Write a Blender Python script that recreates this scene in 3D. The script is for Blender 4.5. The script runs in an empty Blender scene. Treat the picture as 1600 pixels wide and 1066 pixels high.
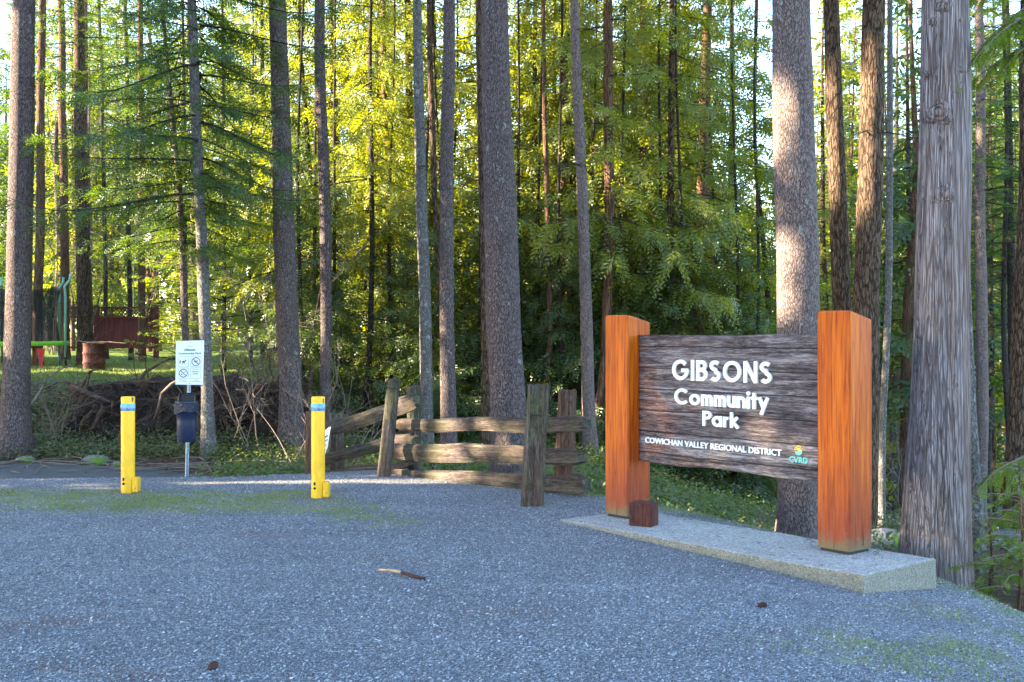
import bpy, math, random
import numpy as np
R = math.radians
SC = bpy.context.scene
COL = SC.collection
F = 1819.0; CH = 1.6; HY = 520.0

# ---------------------------------------------------------------- camera, sky, sun, exposure
cd = bpy.data.cameras.new('camera'); cam = bpy.data.objects.new('camera', cd); COL.objects.link(cam)
cam.location = (0, 0, CH); cam.rotation_euler = (R(90), 0, 0)
cd.sensor_width = 36; cd.lens = F / 1600 * 36; cd.shift_y = -13 / 1600
cd.clip_start = 0.05; cd.clip_end = 3000
SC.camera = cam
SUN_EL, SUN_AZ = 19.0, -95.0          # degrees; azimuth from +Y towards +X
TS = np.array([math.sin(R(SUN_AZ)) * math.cos(R(SUN_EL)), math.cos(R(SUN_AZ)) * math.cos(R(SUN_EL)), math.sin(R(SUN_EL))])
w = bpy.data.worlds.new('World'); SC.world = w; w.use_nodes = True
sky = w.node_tree.nodes.new('ShaderNodeTexSky'); sky.sky_type = 'NISHITA'; sky.sun_disc = False
sky.sun_elevation = R(SUN_EL); sky.sun_rotation = R(SUN_AZ); sky.air_density = 1.0; sky.dust_density = 0.6; sky.ozone_density = 2.0
bg = w.node_tree.nodes['Background']; bg.inputs[1].default_value = 0.115
w.node_tree.links.new(sky.outputs[0], bg.inputs[0])
sl = bpy.data.lights.new('sun', 'SUN'); sl.energy = 5.0; sl.angle = R(0.6); sl.color = (1.0, 0.82, 0.56)
so = bpy.data.objects.new('sun', sl); COL.objects.link(so)
from mathutils import Vector
so.rotation_euler = Vector(TS).to_track_quat('Z', 'Y').to_euler(); so.location = (-20, -15, 20)
SC.view_settings.view_transform = 'Standard'; SC.view_settings.look = 'None'
SC.view_settings.exposure = 3.45; SC.view_settings.gamma = 1.0
SC.cycles.max_bounces = 7; SC.cycles.diffuse_bounces = 4; SC.cycles.transmission_bounces = 4
SC.cycles.use_denoising = True
SC.cycles.sample_clamp_indirect = 6

# ---------------------------------------------------------------- small maths
def pix(px, py, Y): return np.array([(px - 800) * Y / F, Y, CH - (py - HY) * Y / F])
def ss(t):
    t = np.clip(t, 0, 1); return t * t * (3 - 2 * t)
_T = np.random.default_rng(5).random((64, 64, 64))
def vn(x, y, z=0.0):
    x, y, z = np.broadcast_arrays(np.asarray(x, float), np.asarray(y, float), np.asarray(z, float))
    xi, yi, zi = np.floor(x).astype(int), np.floor(y).astype(int), np.floor(z).astype(int)
    fx, fy, fz = ss(x - xi), ss(y - yi), ss(z - zi)
    def g(a, b, c): return _T[(xi + a) & 63, (yi + b) & 63, (zi + c) & 63]
    r = 0
    for a in (0, 1):
        for b in (0, 1):
            for c in (0, 1):
                r = r + g(a, b, c) * (fx if a else 1 - fx) * (fy if b else 1 - fy) * (fz if c else 1 - fz)
    return r
def fbm(x, y, z=0.0, o=4):
    r = 0; a = .5
    for k in range(o):
        r = r + a * vn(x * 2**k + 7 * k, y * 2**k + 3 * k, z * 2**k if np.ndim(z) or z else 0); a *= .5
    return r

# ---------------------------------------------------------------- terrain heights
BP = np.array([(-40, 12.2), (-9, 12.6), (-5.3, 12.7), (-3, 12.9), (-1.6, 13.5), (-.6, 12.9), (.25, 11.9), (1.1, 11.2), (3.15, 8.75), (3.35, 7.6), (3.85, 6.5), (5, 4.5), (6.2, 2)])
BR = BP[:, 0] / BP[:, 1]
def edge_s(x, y):
    yy = np.maximum(y, .4); r = x / yy
    yb = np.interp(r, BR, BP[:, 1])
    k = np.interp(r, [-.2, .1, .35, .45, 1], [1, .9, .85, .6, .5])
    return np.where(y < .4, x - 6.5, (y - yb) * k)
def ground_z(x, y, noise=True):
    x = np.asarray(x, float); y = np.asarray(y, float)
    s = edge_s(x, y); r = x / np.maximum(y, .5)
    plat = -.03 * np.clip(x - .4, 0, 3.4)**2
    b = np.interp(r, [-.5, -.25, -.15], [17.0, 17.3, 17.9])
    gl = -.30 + ss((y - b) / 3.6) * .93 + .008 * np.clip(y - 22, 0, 40)
    gm = -.32 - .012 * np.clip(y - 13, 0, 60)
    wl = 1 - ss((r + .185) / .08)
    wr = ss((r - .03) / .26)
    G = wl * gl + (1 - wl) * (gm - .12 * wr * np.clip(y - 11, 0, 36) - .25 * wr)
    if noise:
        am = ss((s - .4) / 2)
        road = ss((y - 16.6) / 1.0) * wl + (1 - wl)
        G = G + am * road * ((fbm(x * .7, y * .7) - .5) * .35 + (fbm(x * 2.5, y * 2.5) - .5) * .12)
        plat = plat + (fbm(x * .6, y * .6) - .5) * .03
    plat = plat - .035 * np.exp(-((x - 1.2) / 1.7)**2 - ((y - 8.9) / 1.8)**2)
    return plat + (G - plat) * ss(s / 1.2)
def gz(x, y): return float(ground_z(np.array([x]), np.array([y]))[0])

# ---------------------------------------------------------------- object helpers
def mesh_obj(name, verts, faces, mats, parent=None, smooth=False, mi=None, loc=None, local=None):
    me = bpy.data.meshes.new(name)
    verts = np.asarray(verts, float).reshape(-1, 3)
    if loc is not None: verts = verts - np.asarray(loc, float)
    if isinstance(faces, np.ndarray):
        n, k = faces.shape
        me.vertices.add(len(verts)); me.vertices.foreach_set('co', verts.ravel().astype(np.float32))
        me.loops.add(n * k); me.loops.foreach_set('vertex_index', faces.ravel().astype(np.int32))
        me.polygons.add(n); me.polygons.foreach_set('loop_start', np.arange(0, n * k, k, dtype=np.int32))
        me.update(calc_edges=True)
    else:
        me.from_pydata([tuple(v) for v in verts], [], [tuple(f) for f in faces]); me.update()
    for m in (mats if isinstance(mats, (list, tuple)) else [mats]): me.materials.append(m)
    if mi is not None: me.polygons.foreach_set('material_index', np.asarray(mi, np.int32))
    if smooth: me.polygons.foreach_set('use_smooth', [True] * len(me.polygons))
    o = bpy.data.objects.new(name, me); COL.objects.link(o)
    if parent is not None:
        o.parent = parent
        if loc is None:      # verts are world coords, parent has a location only
            o.location = -Vector(parent.location)
    elif loc is not None: o.location = loc
    return o
def tag(o, label, cat, group=None, kind=None):
    if label: o['label'] = label
    if cat: o['category'] = cat
    if group: o['group'] = group
    if kind: o['kind'] = kind
    return o
def thing(name, loc, label, cat, group=None):
    o = bpy.data.objects.new(name, None); COL.objects.link(o); o.empty_display_size = .2
    o.location = tuple(float(v) for v in loc)
    return tag(o, label, cat, group)
def part(name, verts, faces, mat, parent, smooth=False, mi=None):
    """child mesh; its origin sits at its own lower centre"""
    v = np.asarray(verts, float).reshape(-1, 3)
    c = (v.min(0) + v.max(0)) / 2; c[2] = v[:, 2].min()
    o = mesh_obj(name, v - c, faces, mat, None, smooth, mi)
    o.parent = parent
    base = np.array(parent.location)
    if parent.parent: base = base + np.array(parent.parent.location)
    o.location = tuple(c - base)
    return o
class MB:
    def __init__(s): s.v = []; s.f = []; s.m = []; s.n = 0
    def add(s, v, f, m=0):
        v = np.asarray(v, float); s.v.append(v)
        s.f += [tuple(int(i) + s.n for i in q) for q in f]; s.m += [m] * len(f); s.n += len(v)
    def box(s, c, d, rot=None, m=0, bev=0.0):
        dx, dy, dz = [q / 2 for q in d]
        if bev <= 0:
            v = np.array([(x, y, z) for z in (-dz, dz) for x, y in ((-dx, -dy), (dx, -dy), (dx, dy), (-dx, dy))])
            f = [(3, 2, 1, 0), (4, 5, 6, 7), (0, 1, 5, 4), (1, 2, 6, 5), (2, 3, 7, 6), (3, 0, 4, 7)]
        else:
            b = bev; oc = [(-dx + b, -dy), (dx - b, -dy), (dx, -dy + b), (dx, dy - b), (dx - b, dy), (-dx + b, dy), (-dx, dy - b), (-dx, -dy + b)]
            ic = [(x * (1 - b / dx), y * (1 - b / dy)) for x, y in oc]
            v = [(x, y, -dz) for x, y in ic] + [(x, y, -dz + b) for x, y in oc] + [(x, y, dz - b) for x, y in oc] + [(x, y, dz) for x, y in ic]
            f = [tuple(range(7, -1, -1)), tuple(range(24, 32))]
            for k in range(3):
                for i in range(8): f.append((k * 8 + i, k * 8 + (i + 1) % 8, k * 8 + 8 + (i + 1) % 8, k * 8 + 8 + i))
            v = np.array(v)
        if rot is not None: v = v @ np.asarray(rot).T
        s.add(v + np.asarray(c, float), f, m)
    def tube(s, pts, rad, n=8, m=0, cap=True):
        v, f = tube(pts, rad, n, cap); s.add(v, f, m)
    def part(s, name, mats, parent, smooth=False): return part(name, np.vstack(s.v), s.f, mats, parent, smooth, s.m)
    def obj(s, name, mats, loc, smooth=False): return mesh_obj(name, np.vstack(s.v), s.f, mats, None, smooth, s.m, loc=loc)
def frames(pts):
    p = np.asarray(pts, float); t = np.gradient(p, axis=0); t /= np.linalg.norm(t, axis=1)[:, None] + 1e-9
    ref = np.array([0, 0, 1.]) if abs(t[0][2]) < .8 else np.array([1., 0, 0])
    a = np.cross(t, ref); a /= np.linalg.norm(a, axis=1)[:, None] + 1e-9
    b = np.cross(t, a); return p, t, a, b
def tube(pts, rad, n=8, cap=True):
    p, t, a, b = frames(pts); rad = np.broadcast_to(np.asarray(rad, float), (len(p),))
    th = np.arange(n) * 2 * math.pi / n
    v = (p[:, None] + rad[:, None, None] * (np.cos(th)[None, :, None] * a[:, None] + np.sin(th)[None, :, None] * b[:, None])).reshape(-1, 3)
    f = [(i * n + j, i * n + (j + 1) % n, i * n + n + (j + 1) % n, i * n + n + j) for i in range(len(p) - 1) for j in range(n)]
    if cap: f += [tuple(range(n - 1, -1, -1)), tuple((len(p) - 1) * n + j for j in range(n))]
    return v, f
def rotz(a): c, s = math.cos(a), math.sin(a); return np.array([[c, -s, 0], [s, c, 0], [0, 0, 1.]])
def axes(x, y, z): return np.array([x, y, z], float).T

# ---------------------------------------------------------------- materials
def mat(name, base=(.5, .5, .5), rough=.8, metal=0, spec=.3):
    m = bpy.data.materials.new(name); m.use_nodes = True
    b = m.node_tree.nodes['Principled BSDF']
    b.inputs['Base Color'].default_value = (*base, 1); b.inputs['Roughness'].default_value = rough
    b.inputs['Metallic'].default_value = metal; b.inputs['Specular IOR Level'].default_value = spec
    return m
class N:
    def __init__(s, m): s.nt = m.node_tree; s.b = s.nt.nodes['Principled BSDF']
    def new(s, t, **k):
        n = s.nt.nodes.new(t)
        for a, v in k.items(): setattr(n, a, v)
        return n
    def link(s, a, b): s.nt.links.new(a, b)
    def coord(s, scale=(1, 1, 1), kind='Object', rot=(0, 0, 0)):
        t = s.new('ShaderNodeTexCoord'); mp = s.new('ShaderNodeMapping'); s.link(t.outputs[kind], mp.inputs[0])
        mp.inputs['Scale'].default_value = scale; mp.inputs['Rotation'].default_value = rot; return mp.outputs[0]
    def noise(s, co, scale, detail=4, rough=.6, dist=0):
        n = s.new('ShaderNodeTexNoise'); s.link(co, n.inputs['Vector']); n.inputs['Scale'].default_value = scale
        n.inputs['Detail'].default_value = detail; n.inputs['Roughness'].default_value = rough; n.inputs['Distortion'].default_value = dist
        return n.outputs[0]
    def vor(s, co, scale, feat='F1', out='Distance'):
        n = s.new('ShaderNodeTexVoronoi', feature=feat); s.link(co, n.inputs['Vector']); n.inputs['Scale'].default_value = scale
        return n.outputs[out]
    def ramp(s, f, stops, mode='LINEAR'):
        r = s.new('ShaderNodeValToRGB'); s.link(f, r.inputs[0]); cr = r.color_ramp; cr.interpolation = mode
        while len(cr.elements) < len(stops): cr.elements.new(.5)
        for e, (p, c) in zip(cr.elements, stops):
            e.position = p; e.color = (*c, 1) if hasattr(c, '__len__') else (c, c, c, 1)
        return r.outputs[0]
    def mix(s, f, a, b, mode='MIX'):
        x = s.new('ShaderNodeMix', data_type='RGBA', blend_type=mode); i = x.inputs
        for sock, v in ((i[0], f), (i[6], a), (i[7], b)):
            if hasattr(v, 'links'): s.link(v, sock)
            elif sock.type == 'VALUE': sock.default_value = v
            else: sock.default_value = (*v, 1) if hasattr(v, '__len__') else (v, v, v, 1)
        return x.outputs[2]
    def math(s, op, a, b=0.0):
        x = s.new('ShaderNodeMath', operation=op)
        for k, v in enumerate((a, b)):
            if hasattr(v, 'links'): s.link(v, x.inputs[k])
            else: x.inputs[k].default_value = v
        return x.outputs[0]
    def bump(s, h, dist, strength=1.0, normal=None):
        b = s.new('ShaderNodeBump'); s.link(h, b.inputs['Height']); b.inputs['Distance'].default_value = dist; b.inputs['Strength'].default_value = strength
        if normal is not None: s.link(normal, b.inputs['Normal'])
        return b.outputs[0]
    def attr(s, name, out='Fac'):
        a = s.new('ShaderNodeAttribute', attribute_name=name); return a.outputs[out]
    def set(s, col=None, normal=None, rough=None):
        if col is not None: s.link(col, s.b.inputs['Base Color'])
        if normal is not None: s.link(normal, s.b.inputs['Normal'])
        if rough is not None: s.link(rough, s.b.inputs['Roughness'])

def bark_mat(name, dark, mid, light, vs=.30, lichen=(.27, .31, .30), lich=.62, cell=26, bump=.03, moss=0.0, fmin=.25):
    m = mat(name, rough=.95, spec=.15); n = N(m)
    co = n.coord((1, 1, vs)); co1 = n.coord((1, 1, .6))
    dn = n.new('ShaderNodeTexNoise'); n.link(co, dn.inputs['Vector']); dn.inputs['Scale'].default_value = 14; dn.inputs['Detail'].default_value = 3
    vm = n.new('ShaderNodeVectorMath', operation='MULTIPLY_ADD'); n.link(dn.outputs['Color'], vm.inputs[0]); vm.inputs[1].default_value = (.07, .07, .07); n.link(co, vm.inputs[2])
    e = n.vor(vm.outputs[0], cell, 'DISTANCE_TO_EDGE'); d = n.noise(co, cell * 2.2, 5, .75); big = n.noise(co1, 1.7, 3)
    fur = n.ramp(n.math('ADD', e, n.math('MULTIPLY', n.math('SUBTRACT', d, .5), .28)), [(-.0, fmin), (.14, 1)])
    c = n.ramp(d, [(.30, dark), (.46, mid), (.66, light)])
    c = n.mix(fur, dark, c)
    h = n.math('SUBTRACT', 1, n.math('MULTIPLY', n.math('ADD', n.math('MULTIPLY', fur, .7), n.math('MULTIPLY', d, .5)), 1.0))
    c = n.mix(n.ramp(big, [(.35, 0), (.7, .4)]), c, tuple(q * .7 for q in mid))
    ln = n.noise(co1, 17, 3, .7); lb = n.noise(co1, 2.2, 2)
    lm = n.ramp(n.math('ADD', ln, n.math('MULTIPLY', lb, .35)), [(lich + .16, 0), (lich + .22, 1)])
    c = n.mix(n.math('MULTIPLY', lm, .75), c, lichen)
    if moss:
        sep = n.new('ShaderNodeSeparateXYZ'); tc = n.new('ShaderNodeTexCoord'); n.link(tc.outputs['Object'], sep.inputs[0])
        f = n.math('SUBTRACT', n.math('MULTIPLY', n.noise(co1, 6, 4), 1.6), n.math('MULTIPLY', sep.outputs[2], 1.0 / moss))
        c = n.mix(n.ramp(f, [(.35, 0), (.6, .8)]), c, (.07, .11, .03))
    sc_ = n.noise(n.coord((1, 1, .7)), 110, 2, .6)
    c = n.mix(n.ramp(sc_, [(.63, 0), (.70, .7)]), c, tuple(min(.6, q * 1.6) for q in light))
    inv = n.math('SUBTRACT', 1, h)
    n.set(c, n.bump(inv, bump, 1.0)); return m
M = {}
M['fir_bark'] = bark_mat('fir_bark', (.028, .021, .021), (.115, .088, .088), (.23, .185, .18), lich=.66, bump=.02, cell=40, vs=.34)
M['fir_bark_pale'] = bark_mat('fir_bark_pale', (.05, .038, .036), (.18, .138, .13), (.32, .255, .24), lich=.66, bump=.02, cell=42, vs=.34)
M['grey_bark'] = bark_mat('grey_bark', (.035, .033, .032), (.13, .12, .115), (.24, .235, .225), vs=.45, lich=.60, cell=34, bump=.012)
M['brown_bark'] = bark_mat('brown_bark', (.02, .014, .01), (.095, .062, .042), (.2, .14, .1), lich=.75, cell=24, vs=.2, moss=.8, fmin=0)
M['red_bark'] = bark_mat('red_bark', (.04, .02, .012), (.15, .085, .055), (.27, .17, .12), lich=.78, vs=.08, cell=34)
M['dark_bark'] = bark_mat('dark_bark', (.012, .010, .009), (.05, .042, .036), (.10, .09, .08), lich=.7)

def cedar_mat():
    m = mat('cedar_bark', rough=.92, spec=.2); n = N(m)
    co = n.coord((1, 1, .032)); co2 = n.coord((1, 1, .03)); c3 = n.coord((1, 1, .5))
    dn = n.new('ShaderNodeTexNoise'); n.link(co, dn.inputs['Vector']); dn.inputs['Scale'].default_value = 9; dn.inputs['Detail'].default_value = 4
    vm = n.new('ShaderNodeVectorMath', operation='MULTIPLY_ADD'); n.link(dn.outputs['Color'], vm.inputs[0]); vm.inputs[1].default_value = (.05, .05, .05); n.link(co, vm.inputs[2])
    e1 = n.ramp(n.vor(vm.outputs[0], 26, 'DISTANCE_TO_EDGE'), [(0, .1), (.09, 1)]); e2 = n.ramp(n.vor(vm.outputs[0], 80, 'DISTANCE_TO_EDGE'), [(0, .45), (.12, 1)])
    a = n.noise(co, 60, 5, .75, .3); b = n.noise(co2, 140, 3, .7)
    ee = n.math('MULTIPLY', e1, e2); h = n.math('ADD', n.math('MULTIPLY', ee, .6), n.math('MULTIPLY', n.mix(.4, a, b), .6))
    c = n.ramp(n.mix(.4, a, b), [(.34, (.17, .135, .125)), (.5, (.32, .27, .265)), (.66, (.46, .415, .41))])
    c = n.mix(ee, (.10, .068, .06), c)
    c = n.mix(n.ramp(n.noise(co, 6, 3), [(.55, 0), (.75, .55)]), c, (.26, .13, .075))
    c = n.mix(n.ramp(n.noise(c3, 3, 3), [(.55, 0), (.8, .5)]), c, (.36, .35, .38))
    n.set(c, n.bump(h, .035, 1.0)); return m
M['cedar_bark'] = cedar_mat()

def leaf_mat(name, c1, c2, trans, tmul=1.0, brown=.0):
    m = bpy.data.materials.new(name); m.use_nodes = True; nt = m.node_tree; nt.nodes.remove(nt.nodes['Principled BSDF'])
    n = N.__new__(N); n.nt = nt
    g = n.new('ShaderNodeNewGeometry'); r = g.outputs['Random Per Island']
    oi = n.new('ShaderNodeObjectInfo')
    c = n.ramp(r, [(0, c1), (.75, c2), (1, tuple(.5 * (a + b) for a, b in zip(c2, (.12, .09, .03))))])
    c = n.mix(.5, c, n.ramp(n.noise(n.coord(), .9, 3), [(.3, tuple(q * .7 for q in c1)), (.7, tuple(q * 1.25 for q in c2))]))
    c = n.mix(n.math('MULTIPLY', oi.outputs['Random'], .35), c, tuple(q * .6 for q in c1))
    if brown: c = n.mix(n.ramp(r, [(1 - brown, 0), (1 - brown + .01, 1)]), c, (.10, .055, .02))
    d = n.new('ShaderNodeBsdfDiffuse'); t = n.new('ShaderNodeBsdfTranslucent'); gl = n.new('ShaderNodeBsdfGlossy')
    gl.inputs['Roughness'].default_value = .45; gl.inputs['Color'].default_value = (.9, .95, 1, 1)
    n.link(c, d.inputs[0]); n.link(n.mix(1, c, tuple(tmul * q for q in trans), 'MULTIPLY'), t.inputs[0])
    a = n.new('ShaderNodeMixShader'); a.inputs[0].default_value = .38; n.link(d.outputs[0], a.inputs[1]); n.link(t.outputs[0], a.inputs[2])
    b = n.new('ShaderNodeMixShader'); b.inputs[0].default_value = .045; n.link(a.outputs[0], b.inputs[1]); n.link(gl.outputs[0], b.inputs[2])
    n.link(b.outputs[0], nt.nodes['Material Output'].inputs[0]); return m
M['cedar_leaf'] = leaf_mat('cedar_leaf', (.065, .105, .010), (.175, .21, .012), (3.4, 2.8, .4))
M['fir_leaf'] = leaf_mat('fir_leaf', (.032, .068, .018), (.075, .125, .022), (2.5, 2.4, .6))
M['young_leaf'] = leaf_mat('young_leaf', (.10, .17, .018), (.18, .25, .02), (2.6, 2.3, .7))
M['fern_leaf'] = leaf_mat('fern_leaf', (.055, .09, .014), (.14, .19, .022), (1.6, 1.6, .8), brown=.06)
M['salal_leaf'] = leaf_mat('salal_leaf', (.06, .08, .018), (.15, .165, .035), (1.2, 1.4, .8), brown=.14)
M['grass_blade'] = leaf_mat('grass_blade', (.13, .19, .035), (.26, .32, .07), (1.3, 1.3, .8), brown=.08)
M['moss'] = mat('moss', (.10, .17, .02), .95); n = N(M['moss']); co = n.coord()
n.set(n.ramp(n.noise(co, 30, 4), [(.3, (.04, .08, .01)), (.7, (.17, .27, .03))]), n.bump(n.noise(co, 60, 4), .02))

def ground_mat():
    m = mat('forest_floor', rough=.95, spec=.1); n = N(m); co = n.coord()
    lit = n.noise(co, 9, 6, .75); fine = n.noise(co, 45, 4, .7)
    c = n.ramp(lit, [(.32, (.025, .017, .012)), (.5, (.085, .055, .035)), (.68, (.17, .115, .075))])
    c = n.mix(n.ramp(fine, [(.55, 0), (.7, .7)]), c, (.21, .15, .10))
    c = n.mix(n.ramp(n.noise(co, 1.3, 5, .7), [(.44, 0), (.58, .9)]), c, n.ramp(fine, [(.3, (.03, .05, .012)), (.7, (.09, .13, .03))]))
    c = n.mix(n.attr('lawn'), c, n.ramp(n.noise(co, 25, 4), [(.3, (.05, .085, .02)), (.7, (.14, .19, .04))]))
    c = n.mix(n.attr('litter'), c, n.ramp(lit, [(.3, (.035, .02, .015)), (.7, (.19, .11, .08))]))
    n.set(c, n.bump(n.math('ADD', lit, n.math('MULTIPLY', fine, .4)), .06)); return m
M['forest_floor'] = ground_mat()
def gravel_mat(name='gravel', k=1.0):
    m = mat(name, rough=.85, spec=.35); n = N(m); co = n.coord()
    w_ = n.noise(co, 30, 2)
    vv = n.new('ShaderNodeTexVoronoi'); n.link(co, vv.inputs['Vector']); vv.inputs['Scale'].default_value = 70
    v2 = n.new('ShaderNodeTexVoronoi'); n.link(co, v2.inputs['Vector']); v2.inputs['Scale'].default_value = 125
    sp = n.new('ShaderNodeSeparateColor'); n.link(vv.outputs['Color'], sp.inputs[0])
    sp2 = n.new('ShaderNodeSeparateColor'); n.link(v2.outputs['Color'], sp2.inputs[0])
    stops = [(0, (.045 * k, .05 * k, .058 * k)), (.35, (.15 * k, .16 * k, .175 * k)), (.68, (.30 * k, .315 * k, .335 * k)), (.88, (.50 * k, .51 * k, .53 * k)), (1, (.75 * k, .74 * k, .72 * k))]
    c = n.ramp(sp.outputs[0], stops); c2 = n.ramp(sp2.outputs[0], stops)
    pick = n.ramp(n.noise(co, 40, 2), [(.45, 0), (.55, 1)]); c = n.mix(pick, c, c2)
    c = n.mix(n.math('MULTIPLY', sp.outputs[1], .30), c, (.17, .12, .11), 'MIX')
    d = n.mix(pick, vv.outputs['Distance'], v2.outputs['Distance'])
    c = n.mix(n.ramp(d, [(.35, 0), (.8, .75)]), c, (.035, .037, .045))
    big = n.noise(co, .8, 5, .65)
    c = n.mix(n.ramp(big, [(.36, .42), (.6, 0)]), c, (.11, .10, .11))
    tr = n.noise(n.coord((.5, 1.6, 1), rot=(0, 0, .35)), 1.1, 4, .6)
    c = n.mix(n.ramp(tr, [(.5, 0), (.68, .5)]), c, n.mix(1, c, (1.45, 1.45, 1.45), 'MULTIPLY'))
    mo = n.attr('moss'); mn = n.noise(co, 28, 5, .75); mb = n.noise(co, 3.2, 4, .7)
    f = n.math('ADD', n.math('MULTIPLY', mo, .85), n.math('ADD', n.math('MULTIPLY', n.math('SUBTRACT', mn, .5), 1.6), n.math('MULTIPLY', n.math('SUBTRACT', mb, .5), 2.6)))
    c = n.mix(n.ramp(f, [(.46, 0), (.85, .75)]), c, n.ramp(mn, [(.35, (.13, .14, .035)), (.65, (.30, .31, .09))]))
    rd = n.math('ADD', n.attr('needles'), n.math('MULTIPLY', n.math('SUBTRACT', n.mix(.6, mn, mb), .5), 1.3))
    c = n.mix(n.ramp(rd, [(.5, 0), (.9, .55)]), c, n.ramp(mn, [(.3, (.06, .035, .028)), (.7, (.20, .11, .07))]))
    h = n.math('SUBTRACT', 1, n.math('MULTIPLY', d, 1.2))
    nb = n.bump(n.noise(co, 2.5, 4), .04, .6)
    n.set(c, n.bump(h, .012, 1.0, nb)); return m
M['gravel'] = gravel_mat()
def asphalt_mat():
    m = mat('asphalt', rough=.9, spec=.3); n = N(m); co = n.coord()
    c = n.ramp(n.noise(co, 90, 3, .7), [(.3, (.04, .042, .044)), (.7, (.105, .108, .11))])
    c = n.mix(n.ramp(n.noise(co, 1.6, 4), [(.5, 0), (.75, .6)]), c, (.10, .085, .065))
    n.set(c, n.bump(n.noise(co, 120, 3), .006)); return m
M['asphalt'] = asphalt_mat()
def concrete_mat():
    m = mat('exposed_concrete', rough=.85, spec=.3); n = N(m); co = n.coord()
    vv = n.new('ShaderNodeTexVoronoi'); n.link(co, vv.inputs['Vector']); vv.inputs['Scale'].default_value = 110
    sp = n.new('ShaderNodeSeparateColor'); n.link(vv.outputs['Color'], sp.inputs[0])
    c = n.ramp(sp.outputs[0], [(0, (.16, .16, .15)), (.5, (.34, .33, .31)), (1, (.52, .51, .48))])
    c = n.mix(n.ramp(n.noise(co, 5, 5, .7), [(.4, 0), (.75, .45)]), c, (.20, .19, .16))
    g = n.new('ShaderNodeNewGeometry'); s_ = n.new('ShaderNodeSeparateXYZ'); n.link(g.outputs['True Normal'], s_.inputs[0])
    side = n.math('LESS_THAN', s_.outputs[2], .5)
    c = n.mix(n.math('MULTIPLY', side, .62), c, n.ramp(n.noise(co, 60, 4, .8), [(.35, (.075, .07, .045)), (.65, (.25, .235, .16))]))
    n.set(c, n.bump(n.math('ADD', n.noise(co, 110, 3), vv.outputs['Distance']), .006)); return m
M['concrete'] = concrete_mat()
def stained_post_mat():
    m = mat('stained_cedar', rough=.45, spec=.22); n = N(m); co = n.coord((1, 1, .045))
    g = n.noise(co, 42, 5, .65, .8); b = n.noise(n.coord((1, 1, .3)), 2.2, 4)
    c = n.ramp(g, [(.34, (.19, .026, .002)), (.48, (.42, .075, .002)), (.62, (.58, .13, .004))])
    c = n.mix(n.ramp(b, [(.4, 0), (.7, .5)]), c, (.27, .03, .003))
    tc = n.new('ShaderNodeTexCoord'); s_ = n.new('ShaderNodeSeparateXYZ'); n.link(tc.outputs['Object'], s_.inputs[0])
    co2 = n.coord()
    f = n.math('ADD', s_.outputs[2], n.math('MULTIPLY', n.math('SUBTRACT', n.noise(co2, 5, 4), .5), .5))
    c = n.mix(n.ramp(f, [(.1, .8), (.75, 0)]), c, n.ramp(g, [(.3, (.13, .022, .012)), (.7, (.27, .055, .03))]))
    f2 = n.math('ADD', s_.outputs[2], n.math('MULTIPLY', n.math('SUBTRACT', n.noise(co2, 16, 5, .7), .5), .32))
    c = n.mix(n.ramp(f2, [(.02, .85), (.12, 0)]), c, (.12, .12, .07))
    sp = n.vor(co2, 30); c = n.mix(n.ramp(sp, [(.02, .8), (.045, 0)]), c, (.10, .03, .01))
    ckk = n.noise(n.coord((1, 1, .02)), 26, 2, .5)
    c = n.mix(n.ramp(ckk, [(.70, 0), (.72, .8)]), c, (.05, .012, .004))
    n.set(c, n.bump(g, .004, .8)); return m
M['stained_post'] = stained_post_mat()
def weathered(name, dark, mid, light, axis=0, warm=(.16, .085, .05), wf=.5, bump=.02, cell=30, green=0.0):
    m = mat(name, rough=.85, spec=.25); n = N(m)
    sc = [1, 1, 1]; sc[axis] = .07; co = n.coord(tuple(sc)); sc[axis] = .12; co2 = n.coord(tuple(sc)); c3 = n.coord()
    a = n.noise(co, cell, 6, .75, 1.2); b = n.noise(co2, cell * 5, 4, .8)
    h = n.mix(.42, a, b)
    c = n.ramp(h, [(.38, dark), (.49, mid), (.62, light)])
    c = n.mix(n.ramp(n.noise(co2, 3.2, 4, .7), [(.45, 0), (.68, wf)]), c, n.ramp(h, [(.3, tuple(q * .25 for q in warm)), (.65, warm)]))
    if green:
        c = n.mix(n.ramp(n.noise(c3, 2.0, 5, .7), [(.45, 0), (.6, green)]), c, n.ramp(n.noise(c3, 25, 4), [(.3, (.035, .06, .018)), (.7, (.14, .17, .05))]))
    n.set(c, n.bump(h, bump, 1)); return m
M['board'] = weathered('weathered_board', (.016, .013, .014), (.135, .117, .125), (.46, .43, .45), 0, warm=(.10, .05, .04), wf=.5, bump=.025, cell=20)
M['rail'] = weathered('weathered_rail', (.008, .006, .006), (.048, .036, .035), (.18, .15, .145), 0, green=.22, warm=(.11,.05,.035), cell=22, bump=.035)
M['fence_post'] = weathered('weathered_post', (.010, .008, .007), (.055, .042, .035), (.19, .165, .15), 2, green=.4, cell=22, bump=.03)
M['fence_post_brown'] = weathered('brown_post', (.02, .010, .008), (.09, .045, .032), (.22, .13, .10), 2, green=.12, cell=22, bump=.03)
M['endgrain'] = weathered('end_grain', (.02, .025, .025), (.07, .08, .07), (.2, .2, .15), 2, green=.4, cell=12)
M['block'] = weathered('old_red_block', (.015, .006, .006), (.07, .022, .018), (.16, .06, .045), 2, warm=(.10, .03, .02))
M['white'] = mat('white_letter', (.82, .82, .80), .4)
M['black'] = mat('black_plastic', (.012, .014, .02), .4)
M['black_rust'] = mat('black_steel', (.02, .02, .022), .6)
M['teal'] = mat('teal_paint', (.08, .44, .44), .5); M['sunyellow'] = mat('yellow_paint', (.62, .46, .06), .5)
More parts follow.
